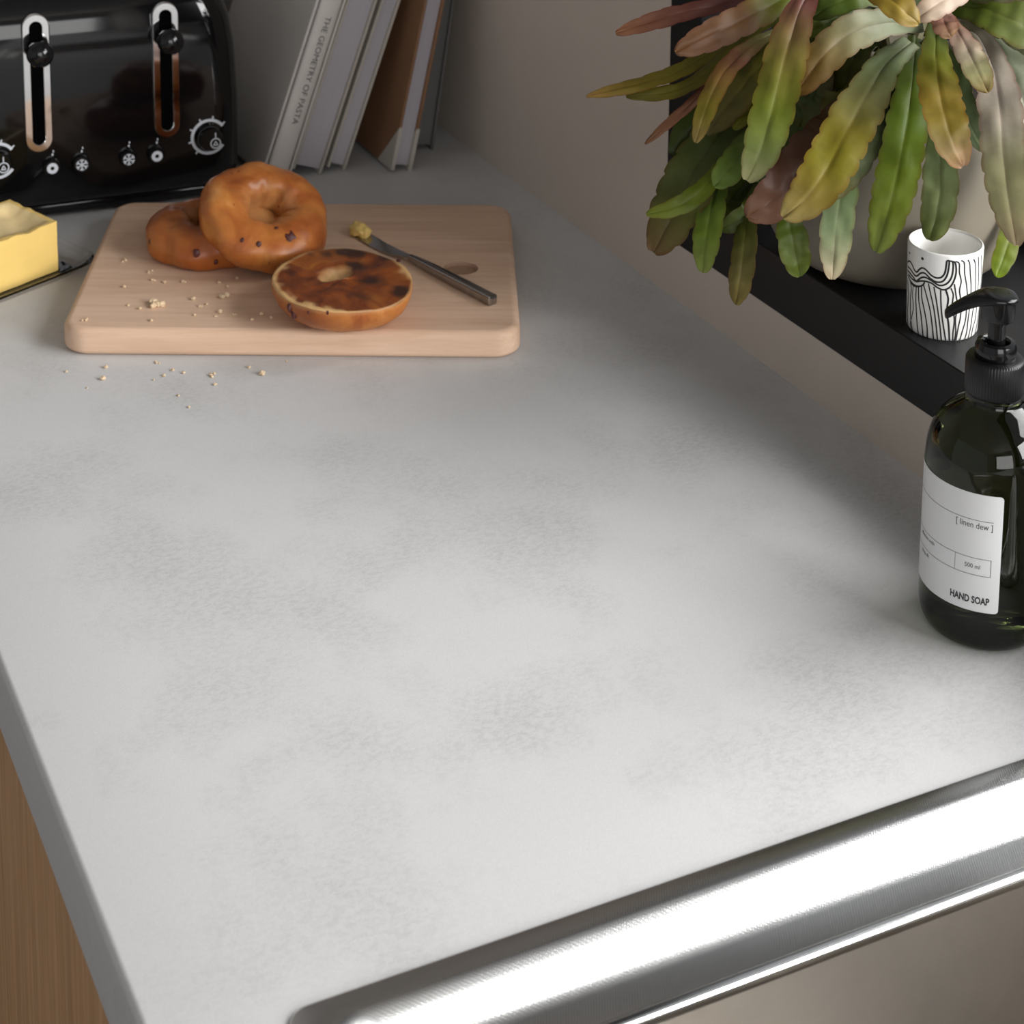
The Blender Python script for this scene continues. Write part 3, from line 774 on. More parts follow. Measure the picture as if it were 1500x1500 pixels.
for (u, v, s, k) in ((155, 539, 6, 0), (97, 545, 4, 0), (130, 569, 5, 1), (253, 543, 5, 0), (240, 551, 5, 0), (269, 547, 5, 0), (365, 539, 5, 0), (315, 564, 5, 0), (265, 580, 7, 1), (277, 597, 4, 0), (225, 557, 3, 0), (420, 530, 3, 0)):
    crumb(u, v, 0, s, k, 'tiny pale crumb on the grey worktop before the board', GC)

# ------------------------------------------------------------------ books leaning in the corner
def book(name, xb, yb, z0, ang, th, dep, hgt, cover, pages, label, spine_front=False, ct=0.0028, corner=None, yaw=0.0):
    """xb: x of the lower right front corner on the worktop; ang: lean to the right; pages face the camera unless spine_front"""
    t = thing(name, label, 'book', (xb, yb, z0), (0, ang, yaw), 'cookbooks leaning in the corner')
    # local frame: right cover's outer face at x = 0, thickness to -x, +y away, +z up
    lc = obj('cover', B(-th, -th + ct, 0, dep, 0, hgt, bev=0.0006, seg=1), cover, t)
    rc = obj('cover', B(-ct, 0, 0, dep, 0, hgt, bev=0.0006, seg=1), cover, t)
    ins = 0.0045
    if spine_front:
        bm = bmesh.new(); pr = []
        for k in range(13):
            a = PI * k / 12
            pr.append((-th / 2 - (th / 2 - 0.0045) * math.cos(a), -0.0035 * math.sin(a)))
        v0 = [bm.verts.new((x, y - 0.0004, 0)) for x, y in pr]; v1 = [bm.verts.new((x, y - 0.0004, hgt)) for x, y in pr]
        w0 = [bm.verts.new((x, y + 0.0022, 0)) for x, y in pr]; w1 = [bm.verts.new((x, y + 0.0022, hgt)) for x, y in pr]
        for k in range(12):
            bm.faces.new((v0[k], v0[k + 1], v1[k + 1], v1[k])); bm.faces.new((w0[k + 1], w0[k], w1[k], w1[k + 1]))
            bm.faces.new((v0[k + 1], v0[k], w0[k], w0[k + 1])); bm.faces.new((v1[k], v1[k + 1], w1[k + 1], w1[k]))
        bm.faces.new((v0[0], v1[0], w1[0], w0[0])); bm.faces.new((v1[12], v0[12], w0[12], w1[12]))
        obj('spine', bm, cover, t, angle=50)
        obj('page_block', B(-th + ct, -ct, 0.004, dep - 0.004, 0.004, hgt - 0.004), pages, t)
    else:
        obj('page_block', B(-th + ct, -ct, ins, dep - 0.002, 0.0045, hgt - 0.0045), pages, t)
        obj('spine', B(-th + 0.0005, -0.0005, dep - 0.0005, dep + 0.002, 0, hgt, bev=0.0006, seg=1), cover, t)
    if corner:
        for (xx, s) in ((-th, -1), (0, 1)):
            bm = bmesh.new(); e = 0.0005
            xa, xc_ = (xx - e, xx + ct + e) if s < 0 else (xx - ct - e, xx + e)
            P = [(-e, -e), (0.034, -e), (-e, 0.044)]
            a = [bm.verts.new((xa, y, z)) for y, z in P]; b = [bm.verts.new((xc_, y, z)) for y, z in P]
            bm.faces.new(a); bm.faces.new(b[::-1])
            for i in range(3):
                j = (i + 1) % 3; bm.faces.new((a[i], a[j], b[j], b[i]))
            o = obj('cover_corner', bm, corner, t, smooth=False); o['label'] = 'cream corner of the brown cover'
    return t
R_ = math.radians
bk1 = book('book', 0.6335, 1.7115, 0.0, R_(19.4), 0.0310, 0.205, 0.255, 'cover_white', 'pages', 'leftmost white hardback with its lettered spine to the front', True)
book('book', 0.6705, 1.717, 0.0, R_(19.7), 0.0325, 0.20, 0.25, 'cover_cream', 'pages', 'thick pale hardback, page edges outward, right of the lettered spine')
book('book', 0.6965, 1.717, 0.0, R_(19.9), 0.0205, 0.20, 0.25, 'cover_cream', 'pages', 'slimmer pale hardback leaning just left of the brown book')
book('book', 0.7573, 1.690, 0.0, R_(12.2), 0.0222, 0.185, 0.25, 'cover_brown', 'pages', 'brown paper-covered book with cream corners', corner='cover_cream')
book('book', 0.8031, 1.735, 0.0, R_(8.7), 0.0260, 0.18, 0.235, 'cover_grey', 'pages_grey', 'grey hardback at the right end, leaning against the wall')
tb = text_mesh('THE GEOMETRY OF PASTA', 0.0088, 'CENTER', xscale=1.06)
for v in tb.verts:
    x, y = v.co.x, v.co.y
    lx = -0.0155 + y - 0.0025
    k = (lx + 0.0155) / 0.011
    v.co = Vector((lx, -0.0044 - 0.0 + 0.0035 * (1 - math.sqrt(max(0, 1 - min(1, k * k)))) , 0.1150 - x))
o = obj('spine_lettering', tb, 'greyink', bk1, smooth=None)

# ------------------------------------------------------------------ toaster
TX, TY, TW, TD = 0.4455, 1.703, 0.136, 0.285
ts = thing('toaster', 'glossy black four-slot toaster with chrome lever tracks against the wall', 'toaster', (TX, TY, 0), (0, 0, math.radians(-5.0)))
bm = bmesh.new()
prof_in = [(0.006, 0.014), (0.002, 0.022), (0.0, 0.035), (0.0, 0.10), (0.0005, 0.150), (0.002, 0.180), (0.006, 0.198), (0.013, 0.210), (0.024, 0.2175), (0.042, 0.2215), (0.075, 0.223)]
def tl(ins, z, r):
    side = ins * 1.0 + (0.0 if z < 0.1 else 0.012 * ((z - 0.1) / 0.12) ** 2)
    return [(x, y, z) for (x, y) in rrect(-TW + side, TW - side, ins * 0.75, TD - ins, r, 8)]
rg = loft(bm, [tl(i, z, 0.030) for i, z in prof_in])
bm.faces.new(rg[0][::-1]); bm.faces.new(rg[-1])
obj('housing', bm, 'blackgloss', ts, angle=70)
obj('base_plate', B(-TW + 0.006, TW - 0.006, 0.006, TD - 0.006, 0.004, 0.015, bev=0.003), 'blackplastic', ts)
for sx in (-1, 1):
    for yy in (0.03, TD - 0.03):
        f = obj('foot', lathe([(0.0, 0.0), (0.011, 0.0), (0.012, 0.002), (0.012, 0.005), (0, 0.005)], 20), 'blackmatt', ts); f.location = (sx * (TW - 0.03), yy, 0)
for k in range(2):
    for sy in (-1, 1):
        obj('bread_slot', B(-0.095 + k * 0.105, -0.010 + k * 0.105, TD / 2 + sy * 0.045 - 0.014, TD / 2 + sy * 0.045 + 0.014, 0.2228, 0.2236, bev=0.0003, seg=1), 'void', ts)
def stadium(hw, z0, z1, n=14):
    pts = [(hw * math.cos(PI * k / n), z1 - hw + hw * math.sin(PI * k / n)) for k in range(n + 1)]
    pts += [(-hw * math.cos(PI * k / n), z0 + hw - hw * math.sin(PI * k / n)) for k in range(n + 1)]
    return pts
for sx in (-0.0607, 0.0607):
    z0, z1 = 0.070, 0.2035
    bm = bmesh.new()
    A = stadium(0.0128, z0, z1); A2 = stadium(0.0118, z0 + .001, z1 - .001); C2 = stadium(0.0062, z0 + 0.0068, z1 - 0.0068); C = stadium(0.0052, z0 + 0.0078, z1 - 0.0078)
    loft(bm, [[(x, 0.004, z) for x, z in A], [(x, -0.0012, z) for x, z in A], [(x, -0.0024, z) for x, z in A2], [(x, -0.0024, z) for x, z in C2], [(x, -0.0012, z) for x, z in C], [(x, 0.004, z) for x, z in C]])
    o = obj('lever_track', bm, 'chrome', ts, angle=40); o.location = (sx, 0, 0); o['label'] = 'chrome lever track'
    bm = bmesh.new(); Cs = stadium(0.0054, z0 + 0.0074, z1 - 0.0074)
    bm.faces.new([bm.verts.new((x, -0.0002, z)) for x, z in Cs]); r = bmesh.ops.extrude_face_region(bm, geom=bm.faces[:])
    for v in r['geom']:
        if isinstance(v, bmesh.types.BMVert): v.co.y += 0.004
    o2 = obj('slot_gap', bm, 'void', o, smooth=False)
    lv = obj('lever', lathe([(0, 0), (0.0035, 0), (0.0035, 0.010), (0.0080, 0.0115), (0.0113, 0.0150), (0.0126, 0.0200), (0.0120, 0.0245), (0.0092, 0.0285), (0.0045, 0.0308), (0, 0.0312)], 32), 'blackplastic', ts)
    lv.rotation_euler = (PI / 2, 0, 0); lv.location = (sx + 0.001, 0.002, 0.1700)
def flat_ring(r0, r1, a0=0, a1=2 * PI, n=40):
    bm = bmesh.new(); p = None; first = None
    for k in range(n + 1):
        a = a0 + (a1 - a0) * k / n
        q = [bm.verts.new((r * math.cos(a), 0, r * math.sin(a))) for r in (r0, r1)]
        if p: bm.faces.new((p[0], p[1], q[1], q[0]))
        p = q
    r = bmesh.ops.extrude_face_region(bm, geom=bm.faces[:])
    for v in r['geom']:
        if isinstance(v, bmesh.types.BMVert): v.co.y -= 0.0004
    return bm
def bar(bm, x0, z0, x1, z1, w_):
    d = Vector((x1 - x0, 0, z1 - z0)); d.normalize(); s = Vector((-d.z, 0, d.x)) * (w_ / 2)
    a, b = Vector((x0, 0, z0)), Vector((x1, 0, z1))
    lo = [bm.verts.new(p) for p in (a + s, a - s, b - s, b + s)]; hi = [bm.verts.new(p + Vector((0, -0.0004, 0))) for p in (a + s, a - s, b - s, b + s)]
    bm.faces.new(lo[::-1]); bm.faces.new(hi)
    for i in range(4):
        j = (i + 1) % 4; bm.faces.new((lo[i], lo[j], hi[j], hi[i]))
def knob(r, h): return lathe([(0, 0), (r, 0), (r, h * 0.8), (r * 0.9, h), (0, h)], 32)
for sx in (-0.0995, 0.1010):
    d = obj('dial', knob(0.0120, 0.012), 'blackplastic', ts); d.rotation_euler = (PI / 2, 0, 0); d.location = (sx, 0.001, 0.0660)
    bm = flat_ring(0.0150, 0.0178, R_(35), R_(325)); 
    o = obj('dial_scale', bm, 'print', ts, smooth=False); o.location = (sx, -0.0004, 0.0660); o['label'] = 'white printed dial scale'
    bm = bmesh.new()
    for k in range(6):
        a = R_(40 + k * 38); bar(bm, 0.0178 * math.cos(a), 0.0178 * math.sin(a), 0.0205 * math.cos(a), 0.0205 * math.sin(a), 0.0014)
    o = obj('dial_marks', bm, 'print', ts, smooth=False); o.location = (sx, -0.0004, 0.0660)
    bm = flat_ring(0.0042, 0.0052); bm2 = bmesh.new(); bar(bm2, -0.002, -0.0018, 0, 0.002, 0.0009); bar(bm2, 0.002, -0.0018, 0, 0.002, 0.0009); bar(bm2, -0.002, -0.0018, 0.002, -0.0018, 0.0009); bar(bm2, 0, 0.0055, 0, 0.0105, 0.0010)
    o = obj('dial_symbol', bm, 'print', d, smooth=False); o.rotation_euler = (-PI / 2, 0, 0); o.location = (0.004, -0.0035, 0.0121)
    o = obj('dial_symbol', bm2, 'print', d, smooth=False); o.rotation_euler = (-PI / 2, 0, 0); o.location = (0.004, -0.0035, 0.0121)
for (sx, kind) in ((-0.0500, 0), (-0.0225, 1), (0.0220, 1), (0.0490, 0)):
    d = obj('push_button', knob(0.0085, 0.007), 'blackplastic', ts); d.rotation_euler = (PI / 2, 0, 0); d.location = (sx, 0.001, 0.0545)
    if kind == 0: bm = flat_ring(0.0019, 0.0052)
    else:
        bm = bmesh.new()
        for k in range(3):
            a = PI * k / 3 + PI / 2; ca, sa = math.cos(a), math.sin(a)
            bar(bm, -0.0056 * ca, -0.0056 * sa, 0.0056 * ca, 0.0056 * sa, 0.0011)
            for s in (-1, 1):
                bx_, bz_ = s * 0.0036 * ca, s * 0.0036 * sa
                for t in (0.9, -0.9):
                    bar(bm, bx_, bz_, bx_ + s * 0.0024 * math.cos(a + t), bz_ + s * 0.0024 * math.sin(a + t), 0.0010)
    o = obj('button_symbol', bm, 'print', d, smooth=False); o.rotation_euler = (-PI / 2, 0, 0); o.location = (0, 0, 0.0071)
    bm = bmesh.new(); bar(bm, 0.0, 0.0, 0.0, 0.0020, 0.0014); bar(bm, 0.0008, 0.0032, 0.0008, 0.0052, 0.0010)
    o = obj('button_marker', bm, 'print', ts, smooth=False); o.location = (sx + 0.0012, -0.0004, 0.0650)

# ------------------------------------------------------------------ potted plant
PCX, PCY = 0.9190, 1.1420
pp = thing('potted_cactus', 'trailing leaf cactus in a round taupe pot on the black windowsill', 'plant', (PCX, PCY, ZS))
PROF = [(0.0, 0.0), (0.060, 0.0), (0.0690, 0.0012), (0.0790, 0.0070), (0.0895, 0.0185), (0.0962, 0.0360), (0.0985, 0.0580), (0.0980, 0.0850), (0.0955, 0.115), (0.0920, 0.142), (0.0900, 0.150)]
pf = PROF[:2] + smooth_prof(PROF[1:], 5)[1:] + [(0.0885, 0.1520), (0.0865, 0.1505), (0.0865, 0.132)]
obj('pot', lathe(pf, 96), 'pot', pp, angle=60)
obj('soil', lathe([(0.0863, 0.131), (0.05, 0.136), (0.02, 0.139), (0.001, 0.140)], 48), 'soil', pp)
def pot_r(z):
    h = z - ZS
    if h < 0 or h > 0.156: return 0
    for (r0, z0), (r1, z1) in zip(PROF[1:-1], PROF[2:]):
        if z0 <= h <= z1: return r0 + (r1 - r0) * (h - z0) / max(1e-6, z1 - z0)
    return 0.0885
CROWN = Vector((PCX, PCY, ZS + 0.165)); D0 = depth_of(CROWN)
for (a, l, ln) in ((0.3, 0.05, 0.4), (1.5, 0.06, 0.3), (2.6, 0.05, 0.5), (3.7, 0.06, 0.4), (4.7, 0.05, 0.5), (5.6, 0.055, 0.4)):
    base = Vector((0.012 * math.cos(a), 0.012 * math.sin(a), 0.132)); tip = base + Vector((math.cos(a) * l * ln, math.sin(a) * l * ln, l))
    obj('stem', tube(crom([base, (base + tip) / 2 + Vector((0, 0, 0.006)), tip], 4), [0.0045] * 9, 8), 'stem', pp)
POTO = Vector((PCX, PCY, ZS))
def fix_point(u, v, d):
    for _ in range(160):
        p = atd(u, v, d); bad = False
        if p.y > JY - 0.052 and p.x > XW - 0.012: bad = True
        if p.z < ZS + 0.004 and p.x > XW - 0.010: bad = True
        r = pot_r(p.z)
        if r and math.hypot(p.x - PCX, p.y - PCY) < r + 0.005: bad = True
        if not bad: return p, d
        d -= 0.002
    return p, d
leaf_count = 0
def leaf(pts, wpx, doff, cols, notch=1.0, label=None, taper=0.62, fold=0.02):
    """pts: line of the midrib, root to tip; doff: depth of root / middle / tip against the crown (m, minus = nearer)"""
    global leaf_count
    leaf_count += 1
    P2 = crom([Vector((u, v, 0)) for u, v in pts], 12)
    # arc length
    ls = [0.0]
    for a, b in zip(P2[:-1], P2[1:]): ls.append(ls[-1] + (b - a).length)
    tot = ls[-1]; n = max(30, int(tot / 3))
    path = []; deps = []
    k = 0
    for i in range(n + 1):
        s = tot * i / n
        while k < len(ls) - 2 and ls[k + 1] < s: k += 1
        f = (s - ls[k]) / max(1e-6, ls[k + 1] - ls[k]); q = P2[k].lerp(P2[k + 1], f)
        t = i / n
        dd = doff[0] * (1 - t) * (1 - 2 * t) + doff[1] * 4 * t * (1 - t) + doff[2] * t * (2 * t - 1)
        p, d2 = fix_point(q.x, q.y, D0 + dd)
        path.append((q.x, q.y)); deps.append(d2)
    # smooth the depths, never letting them move further away
    for _ in range(10):
        sm = [min(deps[i], (deps[max(i - 1, 0)] + deps[i] + deps[min(i + 1, n)]) / 3) if 0 < i < n else deps[i] for i in range(n + 1)]
        deps = sm
    path = [atd(u, v, d) for (u, v), d in zip(path, deps)]
    W = 1.06 * wpx / FP * (sum(deps) / len(deps)) / 2
    plen = sum((b - a).length for a, b in zip(path[:-1], path[1:]))
    nt_ = max(3, round(plen / 0.0175)); ph = random.random()
    bm = bmesh.new(); lay = bm.verts.layers.float_color.new('leafcol')
    cross_ = [-1.0, -0.82, -0.55, -0.28, -0.07, 0.0, 0.07, 0.28, 0.55, 0.82, 1.0]
    tops, bots = [], []
    rnd = random.Random(leaf_count)
    tw = rnd.uniform(-0.25, 0.25); tw2 = rnd.uniform(-0.3, 0.3)
    for i, p in enumerate(path):
        t = i / n
        tg = (path[min(i + 1, n)] - path[max(i - 1, 0)]).normalized()
        outw = (p - CROWN); outw = outw - tg * outw.dot(tg)
        nr = (EYE - p).normalized() + (outw.normalized() * 0.45 if outw.length > 0.01 else Vector((0, 0, 0))) + Vector((0, 0, 0.25))
        nr = (nr - tg * nr.dot(tg)).normalized()
        sw = tg.cross(nr).normalized()
        ca, sa = math.cos(tw + tw2 * t), math.sin(tw + tw2 * t)
        sw, nr = sw * ca + nr * sa, nr * ca - sw * sa
        # outline: narrow root, wide middle, blunt toothed tip
        env = min(1.0, 0.42 + 1.5 * t) * (1.0 if t < taper else math.sqrt(max(0.0, 1 - ((t - taper) / (1 - taper) * 0.985) ** 2.2)))
        ra, rb = [], []
        for c in cross_:
            ec = abs(c)
            x = (t * nt_ + (0.0 if c > 0 else 0.5) + ph) % 1.0
            tooth = 0.13 * math.sin(min(1, x / 0.55) * PI / 2) ** 0.8 - 0.06 - 0.05 * max(0, x - 0.55) if x < 0.88 else 0.055 - 0.125 * (x - 0.88) / 0.12
            wv = W * env * (1 + notch * tooth * ec ** 3)
            hgt_ = fold * W * (abs(c) ** 1.3) - 0.045 * W * max(0, 1 - abs(c) / 0.10) + 0.16 * W * noise.noise(Vector((c * 1.5 + leaf_count, t * 8, 2))) 
            q = p + sw * (c * wv) + nr * (hgt_ if True else 0)
            thk = 0.0014 * (1 - 0.75 * ec ** 3) * (0.4 + 0.6 * env)
            va = bm.verts.new(q + nr * thk * 0.5); vb = bm.verts.new(q - nr * thk * 0.5)
            # colour: stops along the leaf, reddish margin
            m_ = len(cols) - 1; f = min(t * m_, m_ - 1e-6); kk = int(f); ff = f - kk
            jit = 0.12 * noise.noise(Vector((c * 2 + leaf_count * 3, t * 6, 7)))
            ff2 = max(0, min(1, ff + jit)); ff2 = ff2
            cc = [cols[kk][z] * (1 - ff2) + cols[kk + 1][z] * ff2 for z in range(3)]
            if ec > 0.93: cc = [cc[0] * 0.80 + 0.045, cc[1] * 0.70, cc[2] * 0.65]
            if ec < 0.03: cc = [cc[0] * 0.88 + 0.01, cc[1] * 0.82, cc[2] * 0.85]
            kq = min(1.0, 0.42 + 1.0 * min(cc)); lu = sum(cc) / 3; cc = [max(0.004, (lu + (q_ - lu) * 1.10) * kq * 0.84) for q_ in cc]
            for v_ in (va, vb): v_[lay] = (cc[0], cc[1], cc[2], 1)
            ra.append(va); rb.append(vb)
        tops.append(ra); bots.append(rb)
    m_ = len(cross_)
    for i in range(n):
        for j in range(m_ - 1):
            bm.faces.new((tops[i][j], tops[i][j + 1], tops[i + 1][j + 1], tops[i + 1][j]))
            bm.faces.new((bots[i][j + 1], bots[i][j], bots[i + 1][j], bots[i + 1][j + 1]))
        bm.faces.new((tops[i][0], tops[i + 1][0], bots[i + 1][0], bots[i][0]))
        bm.faces.new((tops[i + 1][-1], tops[i][-1], bots[i][-1], bots[i + 1][-1]))
    for e in (0, n):
        for j in range(m_ - 1):
            a = (tops[e][j + 1], tops[e][j], bots[e][j], bots[e][j + 1])
            bm.faces.new(a if e == 0 else a[::-1])
    bmesh.ops.translate(bm, verts=bm.verts[:], vec=-POTO)
    o = obj('leaf', bm, 'leaf', pp, angle=60)
    if label: o['label'] = label
    return o
# colours
RED = (0.16, 0.045, 0.036); BRN = (0.42, 0.22, 0.10); OLV = (0.30, 0.27, 0.04); YEL = (0.50, 0.42, 0.05); LIM = (0.38, 0.46, 0.06)  # RED carries shade in its colour, darkened for the left-hand leaves
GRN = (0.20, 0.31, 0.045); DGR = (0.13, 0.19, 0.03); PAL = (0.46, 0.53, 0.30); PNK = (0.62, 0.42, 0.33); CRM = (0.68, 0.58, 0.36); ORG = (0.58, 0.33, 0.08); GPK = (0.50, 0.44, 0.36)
leaf([(1150, -18), (1060, 6), (1000, 19), (950, 34), (902, 49)], 29, (0.0, -0.02, -0.03), [RED, RED, (0.24, 0.09, 0.06), (0.38, 0.17, 0.09)])  # shade on this leaf is put into its colours
leaf([(1200, -28), (1110, 18), (1050, 48), (989, 77)], 42, (-0.02, -0.05, -0.06), [PAL, LIM, (0.32, 0.165, 0.07), (0.32, 0.155, 0.075), (0.34, 0.17, 0.085)])  # brown stops darkened to paint in the shade
leaf([(1130, 30), (1060, 66), (1000, 102), (950, 120), (900, 132), (859, 142)], 26, (0.01, -0.01, -0.03), [OLV, OLV, (0.34, 0.29, 0.04), (0.40, 0.30, 0.05), (0.5, 0.3, 0.1)])
leaf([(1180, 8), (1110, 42), (1060, 86), (1010, 125), (970, 137), (917, 141)], 25, (0.0, -0.02, -0.02), [DGR, OLV, OLV, (0.30, 0.26, 0.05)])
leaf([(1120, 40), (1064, 92), (1022, 142), (980, 180), (945, 211)], 15, (0.0, -0.02, -0.04), [RED, RED, (0.38, 0.17, 0.10), (0.40, 0.20, 0.10)])
leaf([(1100, 75), (1055, 140), (1012, 190), (985, 228)], 46, (0.02, 0.0, -0.01), [DGR, DGR, DGR])
leaf([(1160, 50), (1105, 108), (1062, 160), (1036, 198)], 56, (-0.01, -0.03, -0.04), [GRN, OLV, (0.34, 0.30, 0.09), (0.34, 0.30, 0.09)])
leaf([(1160, 36), (1110, 62), (1070, 95), (1046, 132), (1031, 170), (1019, 209)], 30, (-0.02, -0.06, -0.07), [PAL, (0.42, 0.38, 0.14), (0.44, 0.20, 0.12), (0.50, 0.30, 0.08), YEL, (0.62, 0.44, 0.16)])
leaf([(1115, 120), (1062, 185), (1018, 252), (988, 310), (957, 370)], 76, (0.0, -0.03, -0.03), [DGR, (0.20, 0.26, 0.07), (0.21, 0.27, 0.07), (0.26, 0.28, 0.06), (0.36, 0.22, 0.09)])
leaf([(1110, 180), (1058, 246), (1022, 284), (988, 304), (947, 314)], 27, (-0.02, -0.06, -0.06), [GRN, LIM, (0.36, 0.48, 0.05), (0.40, 0.46, 0.07)])
leaf([(1125, 160), (1096, 208), (1074, 242), (1046, 273)], 42, (-0.02, -0.07, -0.08), [GRN, (0.26, 0.36, 0.09), (0.28, 0.42, 0.08), (0.34, 0.50, 0.10)])
leaf([(1200, -40), (1170, 20), (1152, 80), (1140, 130), (1127, 180), (1113, 226), (1094, 265)], 58, (-0.05, -0.11, -0.12), [RED, (0.36, 0.15, 0.12), (0.42, 0.30, 0.10), (0.42, 0.40, 0.07), LIM, (0.44, 0.54, 0.15), (0.66, 0.64, 0.34)], label='broad red to lime leaf at the front')
leaf([(1125, 122), (1102, 158), (1075, 190)], 22, (-0.02, -0.04, -0.05), [OLV, (0.40, 0.40, 0.05), (0.42, 0.42, 0.06)])
leaf([(1110, 150), (1107, 175), (1104, 207)], 11, (-0.03, -0.06, -0.07), [BRN, ORG, (0.55, 0.36, 0.18)])
leaf([(1062, 240), (1046, 290), (1036, 342), (1029, 399)], 38, (-0.01, -0.05, -0.05), [GRN, (0.27, 0.40, 0.08), (0.32, 0.46, 0.05), (0.46, 0.56, 0.14)])
leaf([(1110, 240), (1078, 285), (1050, 312)], 40, (0.0, -0.02, -0.02), [DGR, DGR, (0.22, 0.26, 0.05)])
leaf([(1130, 230), (1108, 295), (1082, 322), (1050, 336)], 30, (0.0, -0.04, -0.04), [DGR, DGR, (0.16, 0.22, 0.03)])
leaf([(1098, 285), (1092, 350), (1086, 400), (1078, 446)], 36, (-0.03, -0.06, -0.06), [DGR, (0.27, 0.29, 0.06), (0.32, 0.28, 0.08), (0.42, 0.32, 0.09)])
leaf([(1140, 215), (1124, 245), (1111, 268)], 34, (-0.02, -0.05, -0.06), [DGR, GRN, (0.26, 0.36, 0.16)])
leaf([(1240, 150), (1182, 232), (1142, 284), (1094, 319)], 64, (-0.05, -0.10, -0.11), [(0.28, 0.16, 0.06), (0.29, 0.14, 0.075), (0.31, 0.14, 0.09), (0.33, 0.165, 0.09)])  # colours lowered to hold the shade on this broad leaf
leaf([(1335, 62), (1300, 92), (1270, 140), (1240, 195), (1212, 248), (1184, 288), (1147, 319)], 66, (-0.04, -0.14, -0.16), [PAL, (0.36, 0.46, 0.20), (0.40, 0.38, 0.14), (0.44, 0.37, 0.06), (0.48, 0.42, 0.05), (0.56, 0.42, 0.09), (0.72, 0.56, 0.22)], label='long olive leaf turning orange along one edge')
leaf([(1352, 36), (1292, 34), (1242, 52), (1202, 88), (1165, 138)], 50, (-0.05, -0.09, -0.09), [PAL, (0.56, 0.60, 0.42), (0.46, 0.42, 0.22), (0.44, 0.28, 0.08), (0.48, 0.25, 0.07)])
leaf([(1152, 300), (1162, 355), (1172, 405)], 42, (-0.10, -0.11, -0.11), [GRN, (0.24, 0.33, 0.05), (0.30, 0.40, 0.07)])
leaf([(1262, 200), (1236, 270), (1226, 330), (1219, 409)], 44, (-0.10, -0.12, -0.125), [GRN, (0.32, 0.44, 0.18), (0.46, 0.58, 0.30), (0.70, 0.58, 0.40)])
leaf([(1318, 96), (1285, 170), (1255, 232), (1214, 291)], 44, (-0.06, -0.12, -0.135), [PAL, (0.34, 0.42, 0.20), (0.38, 0.46, 0.24), (0.40, 0.36, 0.12)])
leaf([(1342, 55), (1337, 110), (1329, 180), (1316, 250), (1301, 312), (1284, 369)], 56, (-0.03, -0.135, -0.145), [DGR, (0.16, 0.24, 0.02), (0.20, 0.31, 0.02), (0.26, 0.37, 0.02), (0.32, 0.42, 0.04), (0.48, 0.58, 0.14)], label='long deep green leaf hanging in front of the pot')
leaf([(1372, 34), (1371, 92), (1380, 150), (1393, 200), (1411, 244)], 56, (-0.05, -0.15, -0.165), [GRN, (0.32, 0.34, 0.04), (0.46, 0.33, 0.06), (0.46, 0.34, 0.05), (0.66, 0.42, 0.26)])
leaf([(1372, 180), (1378, 240), (1376, 295), (1362, 352)], 48, (-0.11, -0.128, -0.13), [GRN, (0.40, 0.50, 0.24), (0.42, 0.50, 0.22), (0.32, 0.40, 0.10)])
leaf([(1388, 2), (1380, 22), (1393, 54)], 34, (-0.07, -0.12, -0.13), [PNK, (0.58, 0.30, 0.24), (0.58, 0.36, 0.20)], notch=1.4)
leaf([(1390, 24), (1411, 60), (1429, 96), (1447, 135)], 37, (-0.08, -0.14, -0.15), [BRN, PNK, (0.66, 0.56, 0.42), (0.58, 0.56, 0.28), (0.56, 0.40, 0.16)])
leaf([(1384, 70), (1402, 120), (1421, 180), (1442, 222)], 32, (-0.06, -0.11, -0.12), [DGR, (0.32, 0.44, 0.20), (0.38, 0.48, 0.26), (0.42, 0.52, 0.30)])
leaf([(1396, 36), (1432, 52), (1456, 105), (1466, 165), (1470, 225), (1478, 292), (1489, 359)], 58, (-0.05, -0.145, -0.155), [GPK, GPK, (0.54, 0.47, 0.40), (0.56, 0.50, 0.40), (0.52, 0.50, 0.28), (0.58, 0.55, 0.30), (0.70, 0.56, 0.38)], label='long greyish pink leaf at the right')
leaf([(1400, 34), (1455, 62), (1490, 122), (1512, 190), (1520, 250)], 62, (-0.03, -0.10, -0.11), [PAL, (0.42, 0.46, 0.32), (0.46, 0.50, 0.36), (0.54, 0.52, 0.44), PAL])
leaf([(1390, 8), (1440, 12), (1490, 32), (1560, 74)], 66, (-0.06, -0.10, -0.10), [GRN, (0.26, 0.34, 0.06), (0.34, 0.40, 0.14), PAL])
leaf([(1250, -50), (1290, -14), (1318, 10), (1346, 35)], 42, (-0.09, -0.14, -0.15), [ORG, (0.62, 0.42, 0.07), (0.64, 0.46, 0.09), (0.66, 0.46, 0.14)])
leaf([(1440, -46), (1405, -14), (1374, 6), (1342, 28)], 36, (-0.08, -0.13, -0.14), [PNK, (0.66, 0.52, 0.42), (0.68, 0.54, 0.42), (0.66, 0.50, 0.36)])
leaf([(1340, 0), (1270, -8), (1220, 8), (1190, 26)], 38, (-0.04, -0.07, -0.07), [GRN, (0.24, 0.34, 0.03), GRN, DGR])
leaf([(1290, 20), (1240, 22), (1205, 38), (1174, 52)], 30, (-0.02, -0.05, -0.06), [DGR, GRN, (0.26, 0.36, 0.04), LIM])
leaf([(1480, 110), (1490, 170), (1492, 215), (1498, 275)], 30, (-0.07, -0.10, -0.11), [DGR, (0.36, 0.36, 0.03), (0.36, 0.40, 0.03), LIM])
leaf([(1486, 220), (1496, 290), (1503, 345)], 46, (-0.09, -0.115, -0.12), [PAL, (0.42, 0.54, 0.24), PAL])
leaf([(1484, 300), (1480, 345), (1460, 406)], 30, (-0.06, -0.07, -0.08), [GRN, LIM, (0.36, 0.52, 0.05)])
